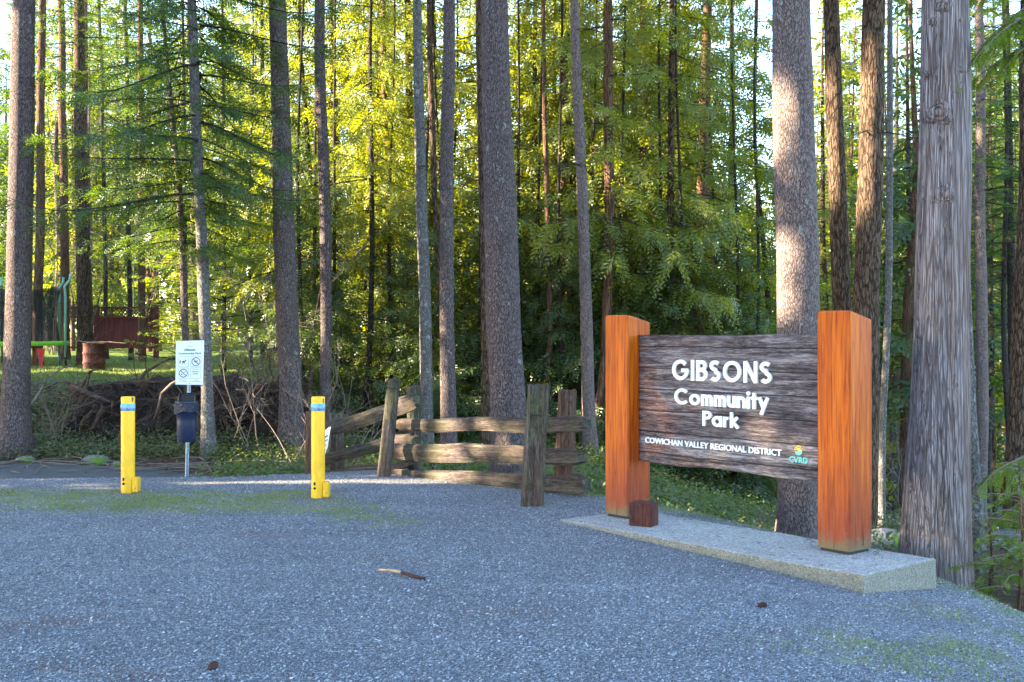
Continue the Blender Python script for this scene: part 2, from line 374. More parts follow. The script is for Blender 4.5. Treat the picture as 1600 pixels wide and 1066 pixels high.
def yellow_mat():
    m = mat('yellow_steel', rough=.42, spec=.5); n = N(m); co = n.coord()
    c = n.mix(n.ramp(n.noise(co, 4, 4), [(.4, 0), (.8, .35)]), (.95, .50, .0015), (.76, .37, .003))
    tc = n.new('ShaderNodeTexCoord'); s_ = n.new('ShaderNodeSeparateXYZ'); n.link(tc.outputs['Object'], s_.inputs[0])
    f = n.math('ADD', n.noise(co, 34, 4, .7), n.math('MULTIPLY', s_.outputs[2], -.75))
    c = n.mix(n.ramp(f, [(.56, 0), (.60, 1)]), c, (.045, .022, .012))
    c = n.mix(n.ramp(n.noise(n.coord((1, 1, .4)), 13, 2, .5), [(.715, 0), (.725, 1)]), c, (.05, .03, .02))
    c = n.mix(n.ramp(n.math('SUBTRACT', n.noise(n.coord((1, 1, .25)), 18, 4, .7), n.math('MULTIPLY', s_.outputs[2], .35)), [(.25, 0), (.7, .55)]), c, (.30, .19, .03))
    n.set(c, n.bump(n.noise(co, 30, 3), .003)); return m
M['yellow'] = yellow_mat()
M['blueband'] = mat('blue_reflective', (.20, .42, .72), .35, 0, .6)
n = N(M['blueband']); n.set(n.mix(n.ramp(n.noise(n.coord(), 40, 3), [(.5, 0), (.62, .7)]), (.22, .45, .72), (.04, .13, .36)))
M['galv'] = mat('galvanised', (.33, .42, .52), .45, .6)
M['signwhite'] = mat('sign_face', (.74, .80, .80), .45); M['signteal'] = mat('sign_teal', (.02, .17, .22), .6); M['signblack'] = mat('sign_black', (.03, .03, .035), .6); M['signgrey'] = mat('sign_line', (.30, .36, .38), .6); M['signred'] = mat('sign_ring', (.12, .07, .09), .6)
M['bin'] = mat('navy_bin', (.010, .018, .055), .38, 0, .5)
M['bag'] = mat('bin_bag', (.02, .025, .05), .18, 0, .7)
n = N(M['bag']); n.set(None, n.bump(n.noise(n.coord(), 22, 4, .6, 1.5), .06))
M['root'] = weathered('root_wood', (.012, .008, .006), (.05, .032, .024), (.14, .10, .08), 0, cell=16)
M['soil'] = mat('soil', (.03, .02, .016), .95); n = N(M['soil']); co = n.coord(); n.set(n.ramp(n.noise(co, 8, 6, .75), [(.3, (.008, .006, .005)), (.7, (.065, .042, .034))]), n.bump(n.noise(co, 9, 6, .7), .15))
M['twig'] = mat('twig_bark', (.16, .125, .10), .9); M['pale_twig'] = mat('pale_twig', (.2, .17, .14), .9)
n = N(M['pale_twig']); n.set(n.ramp(n.noise(n.coord(), 9, 3), [(.3, (.06, .05, .04)), (.7, (.22, .18, .14))]))
M['stone'] = mat('stone', (.2, .2, .2), .85)
n = N(M['stone']); n.set(n.ramp(n.new('ShaderNodeNewGeometry').outputs['Random Per Island'], [(0, (.09, .095, .11)), (.6, (.20, .215, .24)), (.94, (.34, .355, .375)), (1, (.5, .5, .5))]))
M['rock'] = mat('rock', (.15, .15, .15), .9); n = N(M['rock']); co = n.coord(); n.set(n.mix(n.ramp(n.noise(co, 3, 4), [(.48, 0), (.58, 1)]), n.ramp(n.noise(co, 20, 4), [(.3, (.06, .06, .06)), (.7, (.22, .22, .23))]), (.10, .17, .02)), n.bump(n.noise(co, 10, 5), .05))
M['redfence'] = mat('red_fence', (.19, .03, .022), .75); n = N(M['redfence']); n.set(n.ramp(n.noise(n.coord((1, 1, .1)), 12, 4), [(.3, (.08, .022, .018)), (.7, (.16, .042, .034))]))
M['lattice'] = mat('lattice_wood', (.10, .05, .035), .8)
M['rust'] = mat('rust', (.15, .05, .03), .8, .2); n = N(M['rust']); co = n.coord((1, 1, .4)); n.set(n.ramp(n.noise(co, 6, 5, .7), [(.3, (.03, .012, .010)), (.55, (.10, .032, .024)), (.8, (.19, .085, .055))]), n.bump(n.noise(co, 20, 3), .01))
M['mint'] = mat('mint_sleeve', (.22, .46, .36), .6); M['lime'] = mat('lime_pad', (.22, .55, .03), .5); M['blue'] = mat('blue_steel', (.12, .28, .42), .5, .3); M['redcloth'] = mat('red_cloth', (.45, .03, .03), .8)
def net_mat():
    m = bpy.data.materials.new('mesh_net'); m.use_nodes = True; nt = m.node_tree; nt.nodes.remove(nt.nodes['Principled BSDF'])
    d = nt.nodes.new('ShaderNodeBsdfDiffuse'); d.inputs[0].default_value = (.035, .038, .045, 1)
    t = nt.nodes.new('ShaderNodeBsdfTransparent'); x = nt.nodes.new('ShaderNodeMixShader'); x.inputs[0].default_value = .3
    nt.links.new(d.outputs[0], x.inputs[1]); nt.links.new(t.outputs[0], x.inputs[2]); nt.links.new(x.outputs[0], nt.nodes['Material Output'].inputs[0]); return m
M['net'] = net_mat()
M['tablewood'] = mat('table_plank', (.16, .11, .08), .8)
M['cut'] = mat('cut_wood', (.42, .27, .15), .8)
n = N(M['cut']); n.set(n.ramp(n.noise(n.coord(), 14, 3), [(.3, (.3, .17, .09)), (.7, (.55, .38, .22))]))
M['cone'] = mat('cone_scale', (.05, .022, .018), .8)

# ---------------------------------------------------------------- SETTING: ground sheet, gravel lot, roads
def grid_mesh(name, xs, ys, zf, m, keep=None, dz=0.0, attrs=None):
    X, Y = np.meshgrid(xs, ys); Z = zf(X, Y) + dz
    V = np.stack([X, Y, Z], -1).reshape(-1, 3); nx = len(xs)
    i = np.arange(len(ys) - 1)[:, None] * nx + np.arange(nx - 1)[None]
    Fq = np.stack([i, i + 1, i + nx + 1, i + nx], -1).reshape(-1, 4)
    if keep is not None:
        cx = V[Fq].mean(1); Fq = Fq[keep(cx[:, 0], cx[:, 1])]
        u, inv = np.unique(Fq, return_inverse=True); V = V[u]; Fq = inv.reshape(Fq.shape)
    o = mesh_obj(name, V, Fq, m, smooth=True)
    for k, fn in (attrs or {}).items():
        a = o.data.attributes.new(k, 'FLOAT', 'POINT'); a.data.foreach_set('value', fn(V[:, 0], V[:, 1]).astype(np.float32))
    return o
def graded(lo, hi, core_lo, core_hi, step):
    c = np.arange(core_lo, core_hi + step / 2, step); a = []; s = step; x = core_lo
    while x > lo: s *= 1.18; x -= s; a.append(x)
    b = []; s = step; x = core_hi
    while x < hi: s *= 1.18; x += s; b.append(x)
    return np.array(a[::-1] + list(c) + b)
def lawn(x, y):
    r = x / np.maximum(y, 1); return ss((y - 21.5) / 1.2) * (1 - ss((r + .22) / .05))
def litter(x, y):
    r = x / np.maximum(y, 1); return (1 - ss((y - 17.6) / .8)) * (1 - ss((r + .13) / .06)) + ss((r - .3) / .05) * (1 - ss((y - 30) / 5)) * .7
g = grid_mesh('ground', graded(-900, 900, -14, 16, .16), graded(-200, 1500, 5, 36, .16), lambda x, y: ground_z(x, y) - .03 * (1 - ss(edge_s(x, y) / .3)), M['forest_floor'], attrs={'lawn': lawn, 'litter': litter})
tag(g, None, None, None, 'structure')
def moss_w(x, y):
    r = 0
    def blob(px, py, d, rx, ry, k):
        c = pix(px, py, d); return k * np.exp(-((x - c[0]) / rx)**2 - ((y - c[1]) / ry)**2)
    for a in ((30, 775, 11.5, .8, .35, .8), (110, 785, 11.2, 1.0, .55, .8), (200, 795, 10.9, 1.1, .55, .75), (260, 790, 10.9, .9, .6, .6), (390, 795, 10.7, .7, .5, .45), (440, 775, 11.5, .5, .3, .8), (530, 800, 10.5, .45, .45, .75), (590, 815, 9.9, .5, .4, .6),
              (310, 785, 11.1, 1.1, .8, .4), (1350, 1000, 6.2, .35, .5, .6), (1510, 985, 6.4, .22, .3, .95), (1440, 1010, 6, .5, .4, .5), (1480, 930, 7.3, .5, .3, .5), (1580, 960, 6.9, .35, .25, .5), (870, 800, 10.9, .5, .3, .35), (1100, 850, 8.9, .4, .3, .25), (740, 765, 12.3, .5, .3, .4), (1590, 1060, 5.6, .3, .3, .5), (1210, 1005, 6.1, .4, .2, .3), (700, 745, 12.8, .6, .3, .3)):
        r = r + blob(*a)
    s = edge_s(x, y); rr = x / np.maximum(y, .5)
    r = r + .8 * ss((s + .45) / .5) * ss((rr + .02) / .1)
    return np.clip(r, 0, 1)
def needle_w(x, y):
    r = 0
    for px, py, d, a, b in ((100, 1040, 5.6, .5, .22), (30, 980, 6.3, .3, .3), (410, 838, 9.3, .5, .2), (150, 960, 6.5, .3, .2), (1200, 975, 6.4, .3, .15), (1540, 1040, 5.6, .3, .3), (1450, 900, 7.6, .3, .3), (620, 870, 8.2, .6, .3), (220, 1055, 5.4, .3, .15), (800, 960, 6.7, .7, .2)):
        c = pix(px, py, d); r = r + .75 * np.exp(-((x - c[0]) / a)**2 - ((y - c[1]) / b)**2)
    return np.clip(r, 0, 1)
lot = grid_mesh('gravel_lot', np.arange(-14, 8, .05), np.arange(.6, 14.4, .05), ground_z, M['gravel'],
    keep=lambda x, y: edge_s(x, y) < .12 + .35 * (fbm(x * 3, y * 3) - .5) + .25 * (vn(x * 12, y * 12) - .5), dz=.004, attrs={'moss': moss_w, 'needles': needle_w})
tag(lot, None, None, None, 'structure')
def on_road(x, y):
    n0 = .25 * (fbm(x * 2, y * 2) - .5)
    far = np.interp(x, [-30, -7.4, -5.4, -3.9, -2.8], [17.6, 16.9, 16.3, 15.3, 13.9]); near = np.interp(x, [-30, -4, 0], [13.2, 13.5, 13.9])
    return (y < far + n0) & (y > near)
rd = grid_mesh('road', np.arange(-30, -2.5, .1), np.arange(13, 18.2, .1), ground_z, M['asphalt'], keep=on_road, dz=.02); tag(rd, None, None, None, 'structure')
def on_path(x, y):
    cx = np.interp(y, [10, 14, 18, 24, 34, 48, 52], [5.6, 6.6, 8.3, 11.2, 15.5, 21.5, 24]); hw = np.interp(y, [10, 24, 40, 52], [.75, 1.0, 2.2, 6])
    return np.abs(x - cx) < hw + .3 * (fbm(x * 2, y * 2) - .5)
M['pathstone'] = gravel_mat('path_gravel', .75)
pt = grid_mesh('path', np.arange(4, 32, .12), np.arange(9.5, 52, .12), ground_z, M['pathstone'], keep=on_path, dz=.015); tag(pt, None, None, None, 'structure')

# ---------------------------------------------------------------- TRUNKS
def trunk_mesh(ctrl, d, ztop, flare=.35, n=26, ridge=.05, rk=1.6, zk=1.2, base=None, seed=0, hmax=18, step=None, fh=.28, buttress=0.0):
    """ctrl: (py, px_centre, px_width) down the picture at distance d -> ring tube in world coordinates"""
    c = sorted(ctrl, key=lambda q: -q[0]); zs = np.array([CH - (q[0] - HY) * d / F for q in c]); xs = np.array([(q[1] - 800) * d / F for q in c]); rs = np.array([q[2] * d / F / 2 for q in c])
    sl0 = (xs[1] - xs[0]) / (zs[1] - zs[0]); x0g = xs[0]
    zg = gz(x0g, d)
    if zs[0] > zg: x0g = xs[0] + sl0 * (zg - zs[0])
    zg = gz(x0g, d)
    zf = zs[-1]
    step = step or max(.07, d * .006)
    Z = np.concatenate([np.arange(zg - .25, min(zf + 1, ztop), step), np.arange(min(zf + 1, ztop), ztop + .3, .8)])
    X = np.interp(Z, zs, xs); lo = Z < zs[0]; X[lo] = xs[0] + sl0 * (Z[lo] - zs[0])
    hi = Z > zs[-1]; sl1 = (xs[-1] - xs[0]) / (zs[-1] - zs[0]); X[hi] = xs[-1] + sl1 * (Z[hi] - zs[-1])
    Rr = np.interp(Z, zs, rs); Rr[hi] = rs[-1] * np.clip(1 - (Z[hi] - zs[-1]) / max(1, hmax - zs[-1]) * .9, .08, 1)
    h = np.clip(Z - zg, 0, None); Rr = Rr * (1 + flare * np.exp(-h / fh))
    X = X + (vn(Z * .5, seed) - .5) * .06; Yc = d + (vn(Z * .4, seed + 9) - .5) * .1
    th = np.arange(n) * 2 * math.pi / n; T, ZZ = np.meshgrid(th, Z)
    R0 = Rr[:, None]
    nz = fbm(np.cos(T) * rk * 2 + seed, np.sin(T) * rk * 2 + 5, ZZ * zk, 4) - .5
    wob = vn(np.cos(T) * .8 + seed, np.sin(T) * .8, ZZ * .6) - .5
    rr = R0 * (1 + ridge * 2.4 * nz + .10 * wob)
    if buttress:
        lobes = np.abs(np.cos(T * 2.5 + seed)) ** 1.5
        rr = rr * (1 + buttress * (lobes - .35) * np.exp(-np.clip(ZZ - zg, 0, None) / .55))
    V = np.stack([X[:, None] + rr * np.cos(T), Yc[:, None] + rr * np.sin(T), ZZ], -1).reshape(-1, 3)
    m = len(Z); i = np.arange(m - 1)[:, None] * n + np.arange(n)[None]; j = np.arange(m - 1)[:, None] * n + (np.arange(n)[None] + 1) % n
    Fq = np.stack([i, j, j + n, i + n], -1).reshape(-1, 4)
    def at(z): return np.array([np.interp(z, Z, X), np.interp(z, Z, Yc), z]), float(np.interp(z, Z, Rr))
    return V, Fq, (x0g, d, zg), at
def dead_limb(mb, p, az, L, r, droop, rng, sub=3, n=5):
    pts = [np.array(p, float)]; d = np.array([math.cos(az), math.sin(az), rng.uniform(-.1, .3)]); k = 7
    for i in range(k):
        d = d + np.array([rng.uniform(-.12, .12), rng.uniform(-.12, .12), -droop / k + rng.uniform(-.06, .06)]); d /= np.linalg.norm(d)
        pts.append(pts[-1] + d * L / k)
    mb.tube(pts, np.linspace(r, r * .25, k + 1), n, cap=False)
    if sub:
        for q in range(sub * 2):
            i = rng.integers(2, k); a2 = az + rng.choice([-1, 1]) * rng.uniform(.5, 1.1)
            dead_limb(mb, pts[i], a2, L * rng.uniform(.25, .45), r * .45, droop, rng, 0, 3)

def conifer_crown(seed, z0, z1, Rm, nb, droop=.35, up=.1, leaf=.10, lw=.02, step=.11, tw=.42, hang=.5, top=.12, fill=(.12, 1), gap=.03, tiltn=.35):
    rng = np.random.default_rng(seed); tubes = MB()
    S = []; D = []; Ln = []
    for b in range(nb):
        t = (b + rng.random()) / nb; z = z0 + (z1 - z0) * t
        L = Rm * ((1 - t) ** .75 * (1 - top) + top) * rng.uniform(.6, 1.15); az = b * 2.39996 + rng.uniform(-.5, .5)
        n = 9; s = np.linspace(0, 1, n); bend = rng.uniform(-.35, .35); dr = droop * rng.uniform(.6, 1.5); u = up * rng.uniform(0, 2)
        az2 = az + bend * s
        P = np.stack([np.cumsum(np.cos(az2)) / n * L, np.cumsum(np.sin(az2)) / n * L, z + L * (u * s - dr * s**1.3 + .5 * dr * s**4)], -1)
        P[:, :2] -= P[0, :2]
        tubes.tube(P, np.linspace(.006 + L * .006, .003, n), 3, cap=False)
        m = max(3, int(L / step)); q = rng.uniform(fill[0], 1, m * 2); side = np.repeat([-1, 1], m)
        pos = np.stack([np.interp(q, s, P[:, k]) for k in range(3)], -1)
        a = np.interp(q, s, az2) + side * rng.uniform(.55, 1.25, m * 2)
        dz = -hang * rng.uniform(.2, 1.2, m * 2)
        d = np.stack([np.cos(a), np.sin(a), dz], -1); d /= np.linalg.norm(d, axis=1)[:, None]
        l = (tw * L * (1 - .72 * q) * rng.uniform(.45, 1.1, m * 2)).clip(.08, 1.3)
        S.append(pos); D.append(d); Ln.append(l)
    S = np.vstack(S); D = np.vstack(D); Ln = np.concatenate(Ln)
    ls = gap; cnt = np.maximum(3, (Ln / ls).astype(int)); idx = np.repeat(np.arange(len(S)), cnt)
    k = np.arange(len(idx)) - np.repeat(np.cumsum(cnt) - cnt, cnt); f = (k + .5) / cnt[idx]
    d = D[idx]; P = S[idx] + d * (f * Ln[idx])[:, None]; P[:, 2] -= hang * .45 * f**2 * Ln[idx]
    d = d - np.array([0, 0, 1.]) * (hang * .8 * f)[:, None]; d /= np.linalg.norm(d, axis=1)[:, None]
    up_ = (np.array([0, 0, 1.]) + rng.normal(0, tiltn, S.shape))[idx]; sd = np.cross(d, up_); sd /= np.linalg.norm(sd, axis=1)[:, None] + 1e-9
    sgn = np.where(k % 2 == 0, 1, -1)[:, None]
    ld = d * .75 + sd * sgn * .8 + rng.normal(0, .09, d.shape); ld /= np.linalg.norm(ld, axis=1)[:, None]
    nrm = np.cross(d, sd) + rng.normal(0, .15, d.shape); wv = np.cross(ld, nrm); wv /= np.linalg.norm(wv, axis=1)[:, None] + 1e-9
    l = (leaf * rng.uniform(.75, 1.25, len(ld)) * np.clip(1.25 - 1.05 * f, .2, 1) * np.clip(.45 + f * 4, 0, 1))[:, None]; ww = wv * lw * rng.uniform(.7, 1.3, len(ld))[:, None]
    Q = np.stack([P, P + ld * l * .5 + ww, P + ld * l, P + ld * l * .5 - ww], 1)
    nq = len(Q); tv = np.vstack(tubes.v); V = np.vstack([tv, Q.reshape(-1, 3)])
    Fq = np.vstack([np.array(tubes.f, int), np.arange(nq * 4).reshape(-1, 4) + len(tv)])
    mi = np.concatenate([np.ones(len(tubes.f), int), np.zeros(nq, int)])
    return V, Fq, mi
PROTO = {}
def crown_proto(key, mats, *a, **k):
    V, Fq, mi = conifer_crown(*a, **k); me = mesh_obj('crown', V, Fq, mats, mi=mi)
    PROTO[key] = me.data; bpy.data.objects.remove(me)
CL = [M['cedar_leaf'], M['brown_bark']]; FL = [M['fir_leaf'], M['dark_bark']]; YL = [M['young_leaf'], M['dark_bark']]
for i in range(4): crown_proto(f'cedar{i}', CL, 10 + i, 1.2 + .4 * i, 13, 2.3 + .3 * (i % 2), 78, droop=.5, leaf=.20, lw=.018, step=.15, hang=1.1, top=.3, tw=.42, gap=.032, tiltn=.6)
for i in range(3): crown_proto(f'fir{i}', FL, 30 + i, 3.4, 14, 2.5, 70, droop=.30, up=.10, leaf=.10, lw=.010, step=.13, hang=.35, top=.2, gap=.026)
DL = [leaf_mat('painted_shade_leaf', (.035, .065, .014), (.075, .115, .018), (2.2, 2.2, .8)), M['brown_bark']]  # leaf colour darkened to paint in the shade low in the thicket
for i in range(2): crown_proto(f'low{i}', DL, 70 + i, .2, 6.5, 2.0, 90, droop=.5, leaf=.18, lw=.016, step=.14, hang=.95, top=.25, tw=.45, gap=.03, tiltn=.6)
for i in range(2): crown_proto(f'bough{i}', FL, 80 + i, 3.4, 13, 2.9, 105, droop=.38, up=.12, leaf=.13, lw=.011, step=.12, hang=.5, top=.2, gap=.026, tiltn=.5)
for i in range(2): crown_proto(f'high{i}', FL, 40 + i, 0, 8, 2.6, 50, droop=.25, leaf=.25, lw=.02, step=.25, hang=.3, top=.1, gap=.07)
for i in range(2): crown_proto(f'young{i}', YL, 50 + i, .5, 5.2, 1.5, 80, droop=.12, up=.15, leaf=.085, lw=.008, step=.10, hang=.22, top=.06, gap=.024)
for i in range(3): crown_proto(f'far{i}', CL if i else FL, 60 + i, 1.0, 17, 3.0, 90, droop=.4, leaf=.36, lw=.044, step=.26, hang=.7, top=.15, gap=.075, tiltn=.6)
def place_crown(key, parent, off=(0, 0, 0), sc=1.0, rz=0.0, szz=None):
    o = bpy.data.objects.new('crown', PROTO[key]); COL.objects.link(o); o.parent = parent
    o.location = off; o.rotation_euler = (0, 0, rz); o.scale = (sc, sc, szz or sc); return o
rng = np.random.default_rng(3)
random.seed(4)
def pic_tree(name, label, ctrl, d, bark, cat='tree', crown=None, top=15, limbs=0, lr=(2, 7), group=None, n=26, **k):
    V, Fq, b, at = trunk_mesh(ctrl, d, top, seed=int(abs(ctrl[0][1])) % 97, hmax=top + 2, n=n, **k)
    t = thing(name, b, label, cat, group)
    if limbs:
        for q in range(limbs):
            mb = MB(); p, r = at(rng.uniform(*lr)); dead_limb(mb, p, rng.uniform(0, 6.28), rng.uniform(.5, 1.6), .012, .5, rng); mb.part('limb', M['dark_bark'], t)
    part('trunk', V, Fq, M[bark], t, smooth=True)
    if crown:
        key, off, sc = crown; p, r = at(b[2] + off + (3.4 if key[:3] in ('fir', 'bou') else 0)); place_crown(key, t, (p[0] - b[0], p[1] - b[1], off), sc, rng.uniform(0, 6))
    return t
HI = lambda i, z, s=1.0: (f'high{i}', z, s)
# the trunks one can tell apart, left to right
pic_tree('fir_tree', 'thick purple-grey fir trunk standing at the far left edge of the photo', [(690, 26, 50), (640, 27, 42), (440, 31, 39), (200, 35, 37), (0, 37, 34)], 17.6, 'fir_bark', crown=HI(0, 9), flare=.3, ridge=.06)
pic_tree('fir_tree', 'slim dark young fir directly behind the white rules sign, with drooping boughs', [(560, 292, 10), (400, 287, 11), (300, 281, 10), (165, 269, 8), (40, 258, 6)], 18.6, 'fir_bark', crown=('bough1', .2, .85), top=11, limbs=4, n=14, flare=.1)
pic_tree('fir_tree', 'straight grey fir just right of the rules sign, its foot torn and orange', [(690, 328, 22), (600, 326, 18), (400, 320, 18), (200, 309, 16), (0, 299, 14)], 17.3, 'grey_bark', crown=('bough0', .3, 1.0), top=14, limbs=5, n=18)
pic_tree('fir_tree', 'stout fir with sunlit left side of bark behind the gap between the bollards', [(680, 452, 40), (600, 452, 35), (400, 446, 33), (200, 439, 29), (0, 432, 25)], 18.2, 'fir_bark', crown=HI(1, 8.5), limbs=3, flare=.25, ridge=.08)
pic_tree('fir_tree', 'straight brown-grey fir rising just behind the right-hand bollard', [(640, 509, 18), (400, 507, 18), (200, 503, 17), (0, 498, 16)], 19, 'fir_bark', crown=HI(0, 9.5, .9), limbs=3, n=18)
pic_tree('fir_tree', 'slim dark trunk standing alone between the right bollard and the leaning fence post', [(640, 575, 9), (520, 580, 9), (400, 583, 8), (200, 580, 8), (60, 578, 6)], 21.5, 'dark_bark', top=13, limbs=8, lr=(1, 6), n=12, crown=('cedar1', 2.2, .75))
pic_tree('fir_tree', 'lichen-spotted slim trunk just left of a pair of trunks behind the fence', [(650, 665, 20), (500, 663, 19), (350, 660, 18), (200, 657, 17), (0, 653, 14)], 19, 'grey_bark', crown=HI(1, 9.5, .9), limbs=3, n=18, ridge=.08)
pic_tree('fir_tree', 'thin dark trunk tucked close against the left of a thicker trunk behind the fence', [(640, 695, 9), (420, 688, 9), (300, 681, 9), (150, 676, 9), (0, 671, 7)], 20.5, 'brown_bark', top=13, limbs=3, n=12, crown=HI(0, 9.5, .7))
pic_tree('fir_tree', 'smooth straight grey-brown trunk behind the left half of the top rail', [(690, 701, 26), (600, 701, 25), (300, 699, 21), (0, 699, 18)], 17.5, 'fir_bark', crown=HI(0, 9, .9), n=22)
pic_tree('fir_tree', 'big purple-grey fir trunk behind the middle of the split-rail fence, thickest there', [(760, 797, 62), (600, 793, 55), (450, 789, 54), (300, 784, 50), (150, 777, 46), (0, 770, 42)], 14.2, 'fir_bark', crown=HI(1, 7.5, 1), n=40, ridge=.05, limbs=0)
pic_tree('fir_tree', 'slender brown trunk peeking out along the left side of the big fir', [(690, 761, 18), (500, 758, 17), (300, 755, 14), (100, 752, 10), (0, 750, 8)], 18.4, 'brown_bark', top=13, limbs=4, n=14, crown=HI(0, 9, .8))
pic_tree('alder_tree', 'very slim smooth pale-brown trunk right of the big fir', [(620, 858, 9), (400, 857, 9), (200, 853, 8), (0, 850, 6)], 21, 'red_bark', top=13, n=12, crown=HI(1, 10, .6))
pic_tree('cedar_tree', 'reddish trunk with dappled sun flecks down it above the front fence posts', [(600, 884, 15), (400, 884, 15), (200, 883, 14), (0, 880, 12)], 23, 'red_bark', top=14, n=16, crown=('cedar2', 2.6, .9), limbs=4)
pic_tree('fir_tree', 'grey-brown trunk leaning slightly, just left of the orange left-hand signpost', [(700, 925, 22), (600, 920, 20), (400, 913, 18), (200, 905, 16), (60, 899, 14), (0, 897, 13)], 19.5, 'fir_bark_pale', top=14, crown=HI(0, 9.2, .8), n=18, limbs=3)
pic_tree('cedar_tree', 'twisted reddish stem with a fork low down, touching the left signpost in the photo', [(690, 932, 12), (620, 938, 11), (560, 946, 13), (420, 950, 16), (250, 949, 17), (0, 951, 14)], 20.5, 'red_bark', top=14, n=16, crown=('cedar0', 2.4, .9), limbs=2)
pic_tree('cedar_tree', 'brown cedar trunk above the left end of the brown board', [(700, 1006, 15), (450, 1003, 13), (200, 1005, 12), (0, 1004, 9)], 24, 'red_bark', top=14, n=14, crown=('cedar3', 1.2, .95), limbs=4)
pic_tree('cedar_tree', 'thick dark cedar trunk with thin tree beside it above the middle of the board', [(720, 1092, 26), (500, 1090, 24), (300, 1098, 18), (0, 1108, 14)], 22, 'red_bark', top=14, n=18, crown=('cedar1', .8, 1.0), limbs=3)
pic_tree('cedar_tree', 'narrow dark trunk above the word on the top line of the board', [(700, 1050, 13), (400, 1049, 12), (150, 1051, 10), (0, 1050, 8)], 21, 'brown_bark', top=13, n=12, crown=('cedar2', 1.6, .9))
pic_tree('fir_tree', 'massive pale pinkish fir trunk right behind the brown board', [(840, 1247, 64), (600, 1246, 64), (400, 1245, 66), (200, 1242, 64), (0, 1239, 60)], 12, 'fir_bark_pale', crown=HI(1, 7, 1), n=44, ridge=.05)
pic_tree('fir_tree', 'narrow rugged brown trunk just left of the right-hand signpost top', [(800, 1322, 32), (480, 1315, 29), (300, 1308, 28), (0, 1299, 24)], 16, 'brown_bark', crown=HI(0, 8, .9), n=24, ridge=.09, limbs=2, lr=(5, 7))
pic_tree('fir_tree', 'very dark rough trunk leaning right, with bright sun patches near its top', [(760, 1350, 44), (600, 1354, 42), (480, 1356, 40), (300, 1361, 38), (150, 1366, 36), (0, 1369, 34)], 15.5, 'brown_bark', crown=HI(1, 8, 1), n=30, ridge=.1, limbs=3, lr=(3, 7))
pic_tree('alder_tree', 'thin pale grey alder trunk left of the huge cedar', [(690, 1381, 11), (400, 1388, 11), (200, 1391, 10), (0, 1393, 8)], 18.5, 'grey_bark', top=13, n=12)
pic_tree('fir_tree', 'lichen-crusted trunk half hidden along the right side of the huge cedar', [(880, 1521, 34), (780, 1518, 30), (640, 1511, 28), (450, 1505, 26), (200, 1500, 24), (0, 1497, 20)], 10.6, 'grey_bark', crown=HI(0, 7, .9), n=28, ridge=.08)
pic_tree('fir_tree', 'dark mossy trunk at the right edge, orange at its foot beside the path', [(750, 1594, 56), (690, 1592, 44), (500, 1601, 38), (300, 1607, 34), (0, 1610, 30)], 15.8, 'brown_bark', crown=HI(1, 8, .9), n=28, ridge=.1)
pic_tree('fir_tree', 'slim dark trunk with bare side branches between the cedar and the right edge', [(640, 1580, 13), (480, 1579, 13), (300, 1576, 12), (100, 1573, 10)], 25, 'dark_bark', top=14, n=14, limbs=14, lr=(1, 6), crown=('fir2', 2.2, .9))
pic_tree('fir_tree', 'grey trunk closest behind the huge cedar on its right, flecked with sun', [(680, 1533, 18), (400, 1533, 17), (200, 1531, 15), (0, 1529, 13)], 23, 'fir_bark_pale', top=14, n=16, limbs=5, lr=(1, 6), crown=('fir1', 3, .9))
for (py, px, w_, d, lab, bk) in ((560, 60, 15, 30, 'reddish straight trunk just right of the far-left fir, behind the trampoline', 'red_bark'),
        (560, 103, 14, 33, 'brown trunk leaning above the trampoline net', 'red_bark'), (560, 131, 22, 31, 'thick shaggy brown trunk above the left end of the red fence', 'brown_bark'),
        (560, 141, 9, 36, 'thin orange-brown trunk rising over the red fence near its left end', 'red_bark'), (560, 167, 7, 38, 'slim dark trunk rising over the left part of the red fence', 'dark_bark'), (560, 204, 8, 37, 'thin dark trunk rising over the middle of the red fence', 'dark_bark'),
        (560, 222, 12, 34, 'reddish trunk rising near the right end of the red fence', 'red_bark'), (560, 535, 7, 24, 'crooked thin dark stem leaning left behind the right bollard', 'dark_bark')):
    ln = -40 if px == 535 else rng.uniform(-12, 6)
    pic_tree('tree', lab, [(py, px, w_), (py / 2, px + ln * .5, w_ * .9), (0, px + ln, w_ * .75)], d, bk, top=16, n=12, limbs=5, lr=(2, 9), crown=HI(int(px) % 2, 8.5, .8))

